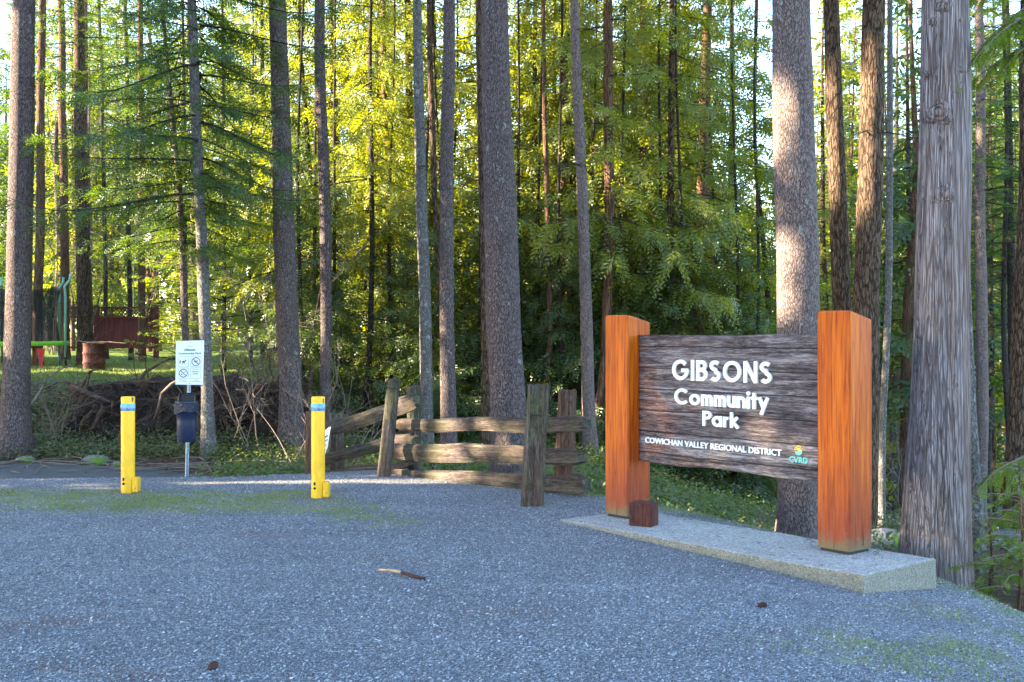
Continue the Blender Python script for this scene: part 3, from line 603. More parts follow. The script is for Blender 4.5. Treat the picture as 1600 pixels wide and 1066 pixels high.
# ---------------------------------------------------------------- the huge red cedar: trunk, knots, bark strips
def big_cedar():
    d = 9.4
    V, Fq, b, at = trunk_mesh([(915, 1459, 108), (870, 1460, 106), (800, 1462, 101), (650, 1466, 91), (500, 1468, 84), (300, 1472, 79), (150, 1474, 75), (0, 1474, 71)], d, 14, flare=.06, n=96, ridge=.045, rk=5, zk=.45, seed=31, hmax=17, step=.05, buttress=.10)
    t = thing('cedar_tree', b, 'huge grey shreddy-barked cedar trunk with knots beside the end of the concrete slab', 'tree')
    part('trunk', V, Fq, M['cedar_bark'], t, smooth=True)
    r2 = np.random.default_rng(8)
    def knot(px, py, s):
        z = CH - (py - HY) * d / F; p, r = at(z); x = (px - 800) * (d - r * .8) / F; dx = x - p[0]
        y = p[1] - math.sqrt(max(.01, r * r - dx * dx)); nrm = np.array([dx, y - p[1], 0]); nrm /= np.linalg.norm(nrm)
        tx = np.cross([0, 0, 1.], nrm); mb = MB()
        for q, (rad, off, th) in enumerate(((s * 1.25, .0, s * .30), (s * .8, s * .22, s * .30))):
            pts = []
            for k in range(15):
                a = k / 14 * 6.283; w2 = rad * (1 + .22 * math.sin(a * 3 + px) + r2.uniform(-.06, .06))
                pts.append(np.array([x, y, z]) + tx * math.cos(a) * w2 + np.array([0, 0, 1.]) * math.sin(a) * w2 * .9 + nrm * (off - .01))
            mb.tube(pts, th, 7, cap=False)
        mb.tube([np.array([x, y, z]) - nrm * .03, np.array([x, y, z]) + nrm * s * .3, np.array([x, y, z]) + nrm * s * .42], [s * .75, s * .6, s * .25], 10)
        mb.part('knot', M['cedar_bark'], t, True)
    for k in ((1474, 309, .058), (1476, 18, .045), (1463, 38, .035), (1497, 38, .028), (1499, 116, .03), (1452, 118, .02), (1468, 182, .07), (1476, 356, .022)): knot(*k)
    for q in range(46):
        px0 = r2.choice([1435, 1446, 1441, 1455, 1470, 1490]) + r2.uniform(-7, 7); z0 = r2.uniform(-.2, 3.9); L = r2.uniform(.3, 1.1); pts = []
        for k in range(9):
            z = z0 + L * k / 8; p, r = at(z); x = (px0 + 3 * math.sin(k * .6 + q) - 800) * (d - r) / F; dx = np.clip(x - p[0], -r * .97, r * .97)
            pts.append([p[0] + dx, p[1] - math.sqrt(r * r - dx * dx) + .004 - (.012 if k in (0, 8) else 0), z])
        v, f = tube(pts, np.array([.003, .007, .009, .01, .01, .009, .008, .006, .002]) * r2.uniform(.8, 1.5), 5); part('bark_strip', v, f, M['cedar_bark'], t, True)
big_cedar()

# ---------------------------------------------------------------- background forest ranks (look-alikes share a label and a group)
# trunk prototype, unit: 14 m high, straight
def trunk_proto(seed, r0, bark, h=15):
    Z = np.concatenate([np.arange(-.4, 9, .22), np.arange(9, h, .8)]); n = 12; th = np.arange(n) * 2 * math.pi / n; T, ZZ = np.meshgrid(th, Z)
    rr = (r0 * np.clip(1 - ZZ / (h + 1), .05, 1) * (1 + .3 * np.exp(-np.clip(ZZ, 0, 9) / .3))) * (1 + .18 * (fbm(np.cos(T) * 2 + seed, np.sin(T) * 2, ZZ, 3) - .5))
    cx = (vn(ZZ * .25, seed) - .5) * .35; V = np.stack([cx + rr * np.cos(T), rr * np.sin(T) + (vn(ZZ * .25, seed + 4) - .5) * .3, ZZ], -1).reshape(-1, 3)
    m = len(Z); i = np.arange(m - 1)[:, None] * n + np.arange(n)[None]; j = np.arange(m - 1)[:, None] * n + (np.arange(n)[None] + 1) % n
    o = mesh_obj('trunk', V, np.stack([i, j, j + n, i + n], -1).reshape(-1, 4), M[bark], smooth=True); me = o.data; bpy.data.objects.remove(o); return me
TP = [trunk_proto(1, .16, 'red_bark'), trunk_proto(2, .13, 'brown_bark'), trunk_proto(3, .19, 'fir_bark'), trunk_proto(5, .10, 'dark_bark'), trunk_proto(7, .15, 'fir_bark_pale')]
def wild_tree(name, label, group, x, y, ti, key, s=1.0, cz=0.0, cs=1.0, tilt=0.0):
    z = gz(x, y); t = thing(name, (x, y, z), label, 'tree', group); t.rotation_euler = (random.uniform(-.02, .02), tilt + random.uniform(-.02, .02), random.uniform(0, 6))
    o = bpy.data.objects.new('trunk', TP[ti]); COL.objects.link(o); o.parent = t; o.scale = (s, s, 1)
    if key: place_crown(key, t, (0, 0, cz), cs)
    return t
rg = random.Random(11)
def X(px, y): return (px - 800) * y / F
near_lab = 'leafy green cedar in the thicket behind the fence and sign'
for i, px in enumerate(np.linspace(470, 1190, 17)):
    y = rg.uniform(23, 27); wild_tree('cedar_tree', near_lab, 'cedars of the thicket', X(px + rg.uniform(-16, 16), y), y, rg.choice([0, 0, 1, 3]), f'cedar{rg.randrange(4)}', rg.uniform(.6, 1), rg.uniform(-1.0, .6), rg.uniform(.9, 1.15))
for i in range(15):
    px = rg.uniform(380, 1230); y = rg.uniform(28, 38); wild_tree('cedar_tree', near_lab, 'cedars of the thicket', X(px, y), y, rg.choice([0, 1, 2, 3]), f'cedar{rg.randrange(4)}', rg.uniform(.7, 1.1), rg.uniform(-1.4, .5), rg.uniform(.85, 1.15))
for i in range(64):
    px = rg.uniform(-60, 1660) if i < 30 else (rg.uniform(1230, 1640) if i < 56 else rg.uniform(-40, 400)); y = rg.uniform(44, 72)
    mid = 380 < px < 1230
    wild_tree('conifer_tree', 'distant conifer in the far rank of the forest', 'far conifers', X(px, y), y, rg.choice([0, 1, 2, 3, 4]), f'far{rg.randrange(3)}', rg.uniform(.8, 1.3), rg.uniform(-1.5, 2) if mid else rg.uniform(-.5, 3), rg.uniform(.8, 1.2))
for i in range(30):
    px = rg.uniform(1270, 1640); y = rg.uniform(24, 50)
    if 1440 < px < 1500: px += 60
    wild_tree('fir_tree', 'slender bare-stemmed fir in the open stand right of the sign', 'slender firs right of the sign', X(px, y), y, rg.choice([1, 2, 3, 3, 4]), f'fir{rg.randrange(3)}', rg.uniform(.45, .8), rg.uniform(.5, 3), rg.uniform(.65, .95))
for i in range(34):
    px = rg.uniform(-60, 420); y = rg.uniform(42, 75)
    wild_tree('fir_tree', 'slender bare-stemmed tree behind the red fence and trampoline', 'slender trees behind the trampoline', X(px, y), y, rg.choice([0, 1, 3, 4]), f'fir{rg.randrange(3)}', rg.uniform(.6, 1.0), rg.uniform(-2, 5), rg.uniform(.7, 1.2))
for (px, y, k, cz, cs, lab) in ((284, 22.5, 0, 0, 1.0, 'bright yellow-green young fir behind the rules sign, left one of two'), (345, 24.5, 1, .2, 1.35, 'bright young fir between the grey fir and the stout sunlit fir'), (395, 29, 1, .2, 1.5, 'airy young fir low behind the bare twigs, left of the stout fir')):
    wild_tree('young_fir_tree', lab, None, X(px, y), y, 3, f'young{k}', .5, cz, cs)
# undergrowth cedars low in the thicket
for i in range(24):
    px = 470 + 31 * i + rg.uniform(-12, 12); y = rg.uniform(20.5, 24.5); wild_tree('young_cedar_tree', 'low shaded young cedar at the foot of the thicket', 'young cedars at the foot of the thicket', X(px, y), y, 3, f'low{i % 2}', .4, -.5 - .2 * (i % 3), rg.uniform(.6, .9))
for px, y, k, cz in ((1285, 30, 1, -.5), (1405, 33, 2, -.8), (1425, 27, 0, 1.5), (1340, 36, 1, 0), (1540, 38, 0, .5), (1500, 34, 2, -.5), (1570, 42, 1, 0), (30, 50, 0, 0), (95, 46, 2, 1.5), (175, 52, 1, .5), (240, 46, 0, 1), (300, 44, 2, 0)):
    wild_tree('conifer_tree', 'broad full-crowned conifer behind the nearer trunks', 'full-crowned conifers', X(px, y), y, k % 3, f'far{k}', 1, cz, .95)

# ---------------------------------------------------------------- off-frame wood to the left: added to shade the lot, gaps cut for chosen sun flecks
def wood():
    r = np.random.default_rng(21); slots = []
    for px, py, d, rad in ((250, 752, 12.4, .16), (400, 752, 12.5, .16), (560, 752, 12.6, .16), (120, 752, 12.3, .14), (680, 752, 12.4, .14),
                           (1425, 852, 9.6, .0), (30, 300, 17.6, .2), (503, 330, 19, .2), (700, 560, 17.5, .2), (907, 300, 19.5, .3), (948, 250, 20.5, .3), (590, 640, 13, .05), (1240, 190, 12, .5), (1240, 440, 12, .3), (1365, 190, 15.5, .8), (1365, 280, 15.5, .6), (1308, 300, 16, .3),
                           (440, 380, 18.2, .8), (440, 460, 18.2, .8), (445, 250, 18.2, .8), (925, 560, 19.5, .4), (800, 700, 12.6, .2), (330, 640, 17.3, .3), (30, 450, 17.6, .3), (300, 400, 23, 1.4), (240, 450, 22, 1.2), (350, 330, 24, 1.2), (150, 590, 30, 1.3), (230, 595, 27, 1.2), (60, 595, 30, 1.0), (870, 650, 11.3, .10), (770, 725, 12, .14),
                           (690, 560, 20, .5), (730, 590, 20.5, .5), (1180, 480, 22, .8), (1080, 480, 22, .7), (1140, 350, 22, 1.2), (560, 400, 23, 1.1), (620, 300, 23, 1.5), (880, 400, 23, .8), (880, 550, 23, .6), (560, 560, 22, .6), (1540, 830, 9, .2), (960, 760, 14, .25), (1060, 790, 13.5, .25), (430, 690, 17, .3)):
        slots.append((pix(px, py, d), rad))
    P = []
    for i in range(21000):
        yy = r.uniform(-10, 38); A = np.array([-16 - .22 * max(0, yy), yy, 0.]); A[0] += r.uniform(-1.7, 1.7)
        hmx = (15 if yy < 19 else 15 - 6.8 * min(1, (yy - 19) / 1.5)) + 1.2 * math.sin(yy * .9) + .9 * math.sin(yy * 2.3 + 1) + r.uniform(-1, 1)
        A[2] = r.uniform(.2, 1) ** .8 * hmx + gz(A[0], A[1]); P.append(A)
    P = np.array(P); keep = np.ones(len(P), bool)
    for c, rad in slots:
        v = P - c; t = v @ TS; dd = np.linalg.norm(v - t[:, None] * TS, axis=1); keep &= ~((dd < rad + .42) & (t > 4))
    P = P[keep]; k = 14; C = np.repeat(P, k, 0) + r.normal(0, .26, (len(P) * k, 3)); n = len(C)
    a = r.normal(size=(n, 3)); a /= np.linalg.norm(a, axis=1)[:, None]; b = np.cross(a, r.normal(size=(n, 3))); b /= np.linalg.norm(b, axis=1)[:, None]
    l = r.uniform(.16, .32, n)[:, None]; Q = np.stack([C - a * l, C + b * l * .55, C + a * l, C - b * l * .55], 1)
    mb = MB()
    for i in range(26):
        y = -10 + 48 * (i + .5) / 26; x = -16 - .22 * max(0, y) + r.uniform(-1, 1); z = gz(x, y)
        okk = all(np.linalg.norm(((q := np.array([x, y, c[2]]) - c) - (q @ TS) * TS)[:2]) > rad + .25 for c, rad in slots[:14])
        if okk: mb.tube([(x, y, z - .3), (x + .1, y, z + 5), (x, y, z + 11)], [.24, .17, .05], 9)
    tv = np.vstack(mb.v); tf = np.array([f for f in mb.f if len(f) == 4]); V = np.vstack([tv, Q.reshape(-1, 3)]); Fq = np.vstack([tf, np.arange(n * 4).reshape(-1, 4) + len(tv)])
    o = mesh_obj('wood', V, Fq, [M['fir_leaf'], M['brown_bark']], mi=np.concatenate([np.ones(len(tf), int), np.zeros(n, int)]))
    tag(o, 'unseen conifer wood left of the lot, shaped to shade it', 'wood', None, 'stuff')
wood()

def far_wood():
    r = np.random.default_rng(29); n = 7500; th = r.uniform(-.62, .62, n); d = r.uniform(74, 92, n); x, y = d * np.sin(th), d * np.cos(th)
    top = 15 + 5 * np.sin(th * 19) + 3 * np.sin(th * 47 + 1) + 2.5 * np.sin(th * 101) + 3 * (th > .1)
    z = ground_z(x, y, False) + top * r.random(n) ** .85; P = np.stack([x, y, z], -1); k = 12; C = np.repeat(P, k, 0) + r.normal(0, 1, (n * k, 3)) * [.6, .6, .45]; m = len(C)
    a = r.normal(size=(m, 3)) * [1, 1, .5] + [0, 0, -.5]; a /= np.linalg.norm(a, axis=1)[:, None]; b = np.cross(a, r.normal(size=(m, 3))); b /= np.linalg.norm(b, axis=1)[:, None]; l = r.uniform(.2, .5, m)[:, None]
    Q = np.stack([C - a * l, C + b * l * .3, C + a * l, C - b * l * .3], 1).reshape(-1, 3)
    tag(mesh_obj('far_wood', Q, np.arange(m * 4).reshape(-1, 4), FL[0]), 'far-off wood closing the view behind all the trunks', 'wood', None, 'stuff')
far_wood()

# ---------------------------------------------------------------- COMMUNITY SIGN
U = np.array([.640, -.768, 0.]); W = np.array([.768, .640, 0.])      # along the board (to the right), into depth
U3 = U; Zv = np.array([0, 0, 1.])
PAD0 = pix(875, 812, 9.97)            # front-left top corner of the slab
def slab():
    L, Wd = 2.98, .90; t = thing('concrete_slab', (PAD0[0] + U[0] * 1.4, PAD0[1] + U[1] * 1.4, -.15), 'long low concrete slab with pebbly surface under the two orange posts', 'slab')
    nx, ny = 60, 18; V = []; f = []
    th = [0, .01, .02]
    def P(u, v, z): return PAD0 + U * u + W * v + np.array([0, 0, z - PAD0[2]])
    zt = PAD0[2]
    ring = []; b = .012
    for (ins, z) in ((0, zt - .62), (0, zt - b), (b * .3, zt - b * .3), (b, zt)):
        cs = [(ins, ins), (L - ins, ins), (L - ins, Wd - ins), (ins, Wd - ins)]; pts = []
        for q in range(4):
            a, c = cs[q], cs[(q + 1) % 4]; m = nx if q % 2 == 0 else ny
            for k in range(m): pts.append((a[0] + (c[0] - a[0]) * k / m, a[1] + (c[1] - a[1]) * k / m))
        for (u, v) in pts:
            n_ = (vn(u * 9, v * 9, z * 9) - .5) * .012; V.append(P(u + n_ * (u > L / 2), v + n_, z + (n_ * .5 if z > zt - .1 else 0)))
        ring.append(len(pts))
    m = ring[0]
    for k in range(3):
        for i in range(m): f.append((k * m + i, k * m + (i + 1) % m, (k + 1) * m + (i + 1) % m, (k + 1) * m + i))
    f.append(tuple(range(3 * m, 4 * m)))
    part('slab_block', V, f, M['concrete'], t)
    return t
SL = slab(); tag(SL, 'long low concrete slab with pebbly surface under the two orange posts', 'slab')
S = thing('park_sign', tuple(pix(1150, 850, 9.0) * [1, 1, 0] + [0, 0, PAD0[2]]), 'large wooden park sign, brown board with white raised letters between two orange posts', 'sign')
PW = .283
RB = pix(1328, 867, 8.36); LB = pix(981, 815, 9.97)      # front-right bottom corner of right post / of left post
def post(c, ztop, notch=False):
    """c = front-right corner at the base; local frame U (left-right), W depth"""
    z0 = c[2] + .0; mb = MB(); b = .012
    sh = PAD0[2]
    ins = .02
    # black steel shoe
    v = []
    for z in (sh - .01, z0 + .012):
        for a, d in ((-PW + ins, ins), (-ins, ins), (-ins, PW - ins), (-PW + ins, PW - ins)): v.append(c * [1, 1, 0] + U * a + W * d + Zv * z)
    shoe = MB(); shoe.add(v, [(3, 2, 1, 0), (4, 5, 6, 7), (0, 1, 5, 4), (1, 2, 6, 5), (2, 3, 7, 6), (3, 0, 4, 7)]); shoe.part('post_shoe', M['black_rust'], S)
    oc = [(-PW + b, 0), (-b, 0), (0, b), (0, PW - b), (-b, PW), (-PW + b, PW), (-PW, PW - b), (-PW, b)]; V = []; nz = 24
    slope = lambda d: -.062 * (d / PW)
    zz = list(np.linspace(z0 + .008, ztop - .012, nz)) ; f = []
    for k, z in enumerate(zz):
        for (a, d) in oc:
            t = (z - z0) / (ztop - z0); j = (vn(a * 20 + c[0], d * 20, z * 1.5) - .5) * .004
            V.append(c * [1, 1, 0] + U * (a + j) + W * (d + j) + Zv * (z + slope(d) * t**6))
    for (a, d) in oc: V.append(c * [1, 1, 0] + U * (a * .93 - PW * .035) + W * (d * .93 + PW * .035) + Zv * (ztop + slope(d)))
    for k in range(nz):
        for i in range(8): f.append((k * 8 + i, k * 8 + (i + 1) % 8, k * 8 + 8 + (i + 1) % 8, k * 8 + 8 + i))
    f += [tuple(range(7, -1, -1)), tuple(range(nz * 8, nz * 8 + 8))]
    return part('post', V, f, M['stained_post'], S)
ZB = PAD0[2]
RBc = RB.copy(); RBc[2] = ZB + .016; LBc = LB.copy(); LBc[2] = ZB + .016
post(LBc, 1.753); post(RBc, pix(0, 485, 8.36)[2])
# drying crack low on the right post
ck = MB(); pc = RBc * [1, 1, 0] + U * .0012 + W * .165
ck.add([pc + Zv * (ZB + .05) - W * .004, pc + Zv * (ZB + .05) + W * .004, pc + Zv * (ZB + .23) + W * .0008, pc + Zv * (ZB + .23) - W * .0008], [(0, 1, 2, 3)]); ck.part('crack', M['black'], S)
# board
BF = .135; BT = .085
B0 = LBc * [1, 1, 0] + W * BF; BL = float((RBc * [1, 1, 0] - U * PW - LBc * [1, 1, 0]) @ U)
zT, zBt = 1.584, .497
n = N(M['board']); tc = n.new('ShaderNodeTexCoord'); sx = n.new('ShaderNodeSeparateXYZ'); n.link(tc.outputs['Object'], sx.inputs[0])
old = n.b.inputs['Base Color'].links[0].from_socket
pn = n.math('ADD', n.math('MULTIPLY', sx.outputs[2], 6 / 1.087), n.math('MULTIPLY', n.math('SUBTRACT', n.noise(n.coord((.8, 1, 1)), 3, 3), .5), .22)); fr_ = n.math('PINGPONG', pn, .5)
wn = n.new('ShaderNodeTexWhiteNoise', noise_dimensions='1D'); n.link(n.math('ROUND', pn), wn.inputs['W'])
col_ = n.mix(n.math('MULTIPLY', wn.outputs[0], .55), old, n.mix(1, old, (.42, .36, .36), 'MULTIPLY'))
fl = n.math('ABSOLUTE', n.math('SUBTRACT', n.math('FRACT', n.math('ADD', pn, .5)), .5))
warmx = n.math('ADD', n.math('MULTIPLY', sx.outputs[0], -.55), n.math('ADD', .35, n.math('MULTIPLY', n.noise(n.coord((.4, 1, 1)), 5, 4), .9)))
col_ = n.mix(n.math('MULTIPLY', n.ramp(warmx, [(.45, 0), (.75, .75)]), n.ramp(n.noise(n.coord((.25, 1, 1)), 7, 3), [(.42, 0), (.55, 1)])), col_, n.mix(1, old, (1.5, .75, .45), 'MULTIPLY'))
n.set(n.mix(n.ramp(fl, [(.455, 0), (.485, .85)]), col_, (.008, .006, .006)))
def board():
    L = BL + .03; n = 72; rows = 54; V = []; f = []
    us = np.linspace(.0, L, n); zs = np.linspace(zBt, zT, rows)
    pk = [0, .165, .335, .5, .665, .835, 1.0]                     # plank joints
    A, B = np.meshgrid(us, zs); tt = (B - zBt) / (zT - zBt)
    gro = 0
    for q in pk[1:-1]: gro = gro + .004 * np.exp(-((tt - q) / .01)**2)
    rel = (fbm(A * 1.5, B * 26, 0, 5) - .5) * .014 + gro
    fr = B0 + U * A[..., None] + W * rel[..., None] + Zv * B[..., None]
    edge = (fbm(us * 3, us * 0 + 4) - .5) * .02; fr[-1, :, 2] += edge; fr[0, :, 2] += (fbm(us * 2.4, us * 0 + 9) - .5) * .03
    bk = fr + W * (BT - rel[..., None])
    V = np.vstack([fr.reshape(-1, 3), bk.reshape(-1, 3)]); N0 = n * rows
    for r in range(rows - 1):
        for c in range(n - 1):
            i = r * n + c; f.append((i, i + 1, i + n + 1, i + n)); j = i + N0; f.append((j + n, j + n + 1, j + 1, j))
    for c in range(n - 1):
        f.append((c + 1, c, c + N0, c + 1 + N0)); i = (rows - 1) * n + c; f.append((i, i + 1, i + 1 + N0, i + N0))
    for r in range(rows - 1):
        i = r * n; f.append((i, i + n, i + n + N0, i + N0)); i = r * n + n - 1; f.append((i + n, i, i + N0, i + n + N0))
    v = V @ axes(U, W, Zv); c0 = v.min(0)          # local frame with x along the grain
    o = mesh_obj('board', v - c0, f, M['board'], smooth=True); o.parent = S
    wc = axes(U, W, Zv) @ c0; o.rotation_euler = (0, 0, math.atan2(U[1], U[0])); o.location = tuple(wc - np.array(S.location))
    return o
board()
def on_board(px, py, off=0.0):
    dr = np.array([(px - 800) / F, 1, -(py - HY) / F]); o = np.array([0, 0, CH]); p0 = B0 - W * off
    t = ((p0 - o) @ W) / (dr @ W); p = o + dr * t; return float((p - B0) @ U), float(p[2])
# geometric letter strokes (centre lines in a unit-cap-height box)
def arc(cx, cy, rx, ry, a0, a1, n=18): return [(cx + rx * math.cos(R(a)), cy + ry * math.sin(R(a))) for a in np.linspace(a0, a1, n)]
def glyph(ch, w):
    h = w / 2; xh = .70
    if ch == 'G': return [arc(.5, .5, .5 - h, .5 - h, 42, 360, 30), [(1 - h * .3, .5 - .02), (.56, .5 - .02)]], 1.0
    if ch == 'I': return [[(h, 0), (h, 1)]], w
    if ch == 'B': return [[(h, 0), (h, 1)], [(h, 1 - h), (.30, 1 - h)] + arc(.30, .755 - h / 2 + .02, .20, .245 - h / 2 - .02, 90, -90, 12) + [(h, .52)], [(.2, .52), (.33, .52)] + arc(.33, .26 + h / 2, .22, .26 - h / 2, 90, -90, 12) + [(h, h)]], .64
    if ch == 'S': return [arc(.30, .745, .215, .255 - h, 35, 270, 16) + arc(.30, .27, .225, .27 - h, 90, -145, 18)[1:]], .62
    if ch == 'O': return [arc(.5, .5, .5 - h, .5 - h, 0, 360, 34)], 1.0
    if ch == 'N': return [[(h, 0), (h, 1)], [(.74 - h, 0), (.74 - h, 1)], [(h, .97), (.74 - h, .03)]], .74
    if ch == 'C': return [arc(.5, .5, .5 - h, .5 - h, 42, 318, 28)], .93
    if ch == 'P': return [[(h, 0), (h, 1)], [(h, 1 - h), (.30, 1 - h)] + arc(.30, .74 - h / 4, .22, .26 - h * .75, 90, -90, 14) + [(h, .48 + h / 4)]], .58
    r = xh / 2
    if ch == 'o': return [arc(r, r, r - h, r - h, 0, 360, 26)], xh
    if ch == 'a': return [arc(r, r, r - h, r - h, 0, 360, 26), [(2 * r - h, 0), (2 * r - h, xh)]], xh
    if ch == 'n': return [[(h, 0), (h, xh)], [(h, .2), (h, .40)] + arc(.265, .42, .265 - h, .28 - h, 180, 0, 14) + [(.53 - h, 0)]], .53
    if ch == 'u': return [[(.53 - h, 0), (.53 - h, xh)], [(h, xh)] + arc(.265, .28, .265 - h, .28 - h, 180, 360, 14) + [(.53 - h, .5)]], .53
    if ch == 'm':
        a = [(h, .2), (h, .40)] + arc(.235, .42, .235 - h, .28 - h, 180, 0, 12) + [(.47 - h, 0)]
        return [[(h, 0), (h, xh)], a, [(x + .47 - w, y) for x, y in a]], .94 - w
    if ch == 'i': return [[(h, 0), (h, xh)], arc(h, .90, h * .35, h * .35, 0, 360, 10)], w
    if ch == 't': return [[(.5 * .36, 0), (.5 * .36, .95)], [(0, xh - h * .8), (.36, xh - h * .8)]], .36
    if ch == 'y': return [[(.06, xh), (.30, .06)], [(.54, xh), (.18, -.30)]], .60
    if ch == 'r': return [[(h, 0), (h, xh)], [(h, .25), (h, .38)] + arc(.30, .38, .30 - h, .32 - h, 180, 75, 8)], .40
    if ch == 'k': return [[(h, 0), (h, 1.02)], [(h, .28), (.48, .70)], [(.20, .38), (.54, 0)]], .54
def stroke_mesh(mb, pts, w, fu, z_off, lift, depth):
    p = np.array(pts, float); closed = np.allclose(p[0], p[-1], atol=1e-6) and len(p) > 3
    t = np.gradient(p, axis=0)
    if closed: t[0] = t[-1] = p[1] - p[-2]
    t /= np.linalg.norm(t, axis=1)[:, None] + 1e-9; nn = np.stack([-t[:, 1], t[:, 0]], -1) * w / 2
    a, b = p + nn, p - nn; n = len(p); V = []
    for off in (lift + depth, lift):
        for q in (a, b): V += [fu(x, y, off) for x, y in q]
    f = []
    for i in range(n - 1):
        f += [(i, i + 1, n + i + 1, n + i), (2 * n + i + 1, 2 * n + i, 3 * n + i, 3 * n + i + 1), (i + 1, i, 2 * n + i, 2 * n + i + 1), (n + i, n + i + 1, 3 * n + i + 1, 3 * n + i)]
    if not closed: f += [(0, n, 3 * n, 2 * n), (n - 1, 3 * n - 1, 4 * n - 1, 2 * n - 1)]
    mb.add(V, f)
def word(name, text, px0, px1, cap_px, pyt0, pyb0, w=.165, gap=.13):
    """text between px0..px1; cap height from pyt0 (top) / pyb0 (baseline) measured at column cap_px"""
    u0, _ = on_board(px0, pyb0); u1, _ = on_board(px1, pyb0); _, zt = on_board(cap_px, pyt0); _, zb = on_board(cap_px, pyb0)
    H_ = zt - zb; gl = [glyph(c, w) for c in text]; tot = sum(g[1] for g in gl) + gap * (len(gl) - 1); kx = (u1 - u0) / tot
    x = 0; mb = MB()
    for c, (st, wd) in zip(text, gl):
        for q, s in enumerate(st):
            fu = lambda a, b, off, x=x: B0 + U * (u0 + (x + a) * kx) + Zv * (zb + b * H_) - W * off
            stroke_mesh(mb, s, w * 1.0, fu, 0, .004, .016 + .0006 * q)
        x += wd + gap
    mb.part(name, M['white'], S)
word('lettering', 'GIBSONS', 1052.5, 1208, 1065, 562, 594, w=.18, gap=.14)
word('lettering', 'Community', 1056, 1203, 1066, 607, 632, w=.185, gap=.07)
word('lettering', 'Park', 1100, 1155.5, 1105, 642, 665.5, w=.185, gap=.07)
def text_mesh(txt, size=1.0, bold=.02, depth=.0):
    cu = bpy.data.curves.new('t', 'FONT'); cu.body = txt; cu.size = size; cu.offset = bold; cu.extrude = depth; cu.resolution_u = 3
    o = bpy.data.objects.new('t', cu); COL.objects.link(o); dg = bpy.context.evaluated_depsgraph_get(); me = bpy.data.meshes.new_from_object(o.evaluated_get(dg))
    v = np.array([q.co[:] for q in me.vertices]); f = [tuple(p.vertices) for p in me.polygons]; bpy.data.objects.remove(o); return v, f
def board_text(txt, px0, px1, col, pyt, pyb, m, depth=.010, bold=.018, name='lettering'):
    v, f = text_mesh(txt, 1.0, bold, .5); u0, _ = on_board(px0, pyb); u1, _ = on_board(px1, pyb); _, zt = on_board(col, pyt); _, zb = on_board(col, pyb)
    mn, mx = v.min(0), v.max(0); a = (v[:, 0] - mn[0]) / (mx[0] - mn[0]) * (u1 - u0) + u0; z = (v[:, 1] - mn[1]) / (mx[1] - mn[1]) * (zt - zb) + zb
    P = B0 + U * a[:, None] + Zv * z[:, None] - W * (.004 + (v[:, 2:3] + .5) * depth); part(name, P, f, m, S)
board_text('COWICHAN VALLEY REGIONAL DISTRICT', 1009.5, 1222.5, 1012, 683, 692, M['white'], bold=.012)
board_text('CVRD', 1235, 1264, 1249, 714, 723.6, M['teal'], bold=.010, name='emblem_lettering')
def emblem():
    u, z = on_board(1249.5, 704); s = .035; mb = MB(); fu = lambda a, b, off: B0 + U * (u + a) + Zv * (z + b) - W * off
    mb2 = MB(); P = arc(0, 0, s * .55, s * .55, 0, 180, 14); V = [fu(a, b, .012) for a, b in P]; mb2.add(V, [tuple(range(len(V)))[::-1]])
    for k in range(7):
        a = R(8 + k * 27.3); c, s_ = math.cos(a), math.sin(a); stroke_mesh(mb2, [(c * s * .7, s_ * s * .7), (c * s * 1.12, s_ * s * 1.12)], s * .17, fu, 0, .004, .008)
    mb2.part('emblem_sun', M['sunyellow'], S)
    top = [(-s * .95, -s * .12)] + [(s * x, s * (-.12 + .18 * math.sin(x * 3.2))) for x in np.linspace(-.8, .95, 12)] + [(s * 1.0, -s * .2)] + arc(0, -s * .25, s * .9, s * .75, -5, -150, 12)
    V = [fu(a, b, .013) for a, b in top]; mb.add(V, [tuple(range(len(V)))]); mb.part('emblem_wave', M['teal'], S)
emblem()
# red block standing on the slab against the left post
p0 = pix(1007, 816, 9.62); mb = MB(); mb.box(p0 * [1, 1, 0] + [0, .06, ZB + .095], (.20, .16, .195), rotz(math.atan2(U[1], U[0]) + .35), bev=.008)
bk = mb.obj('wood_block', M['block'], (p0[0], p0[1] + .06, ZB)); tag(bk, 'short dark red wood block standing on the slab beside the left orange post', 'wood block')

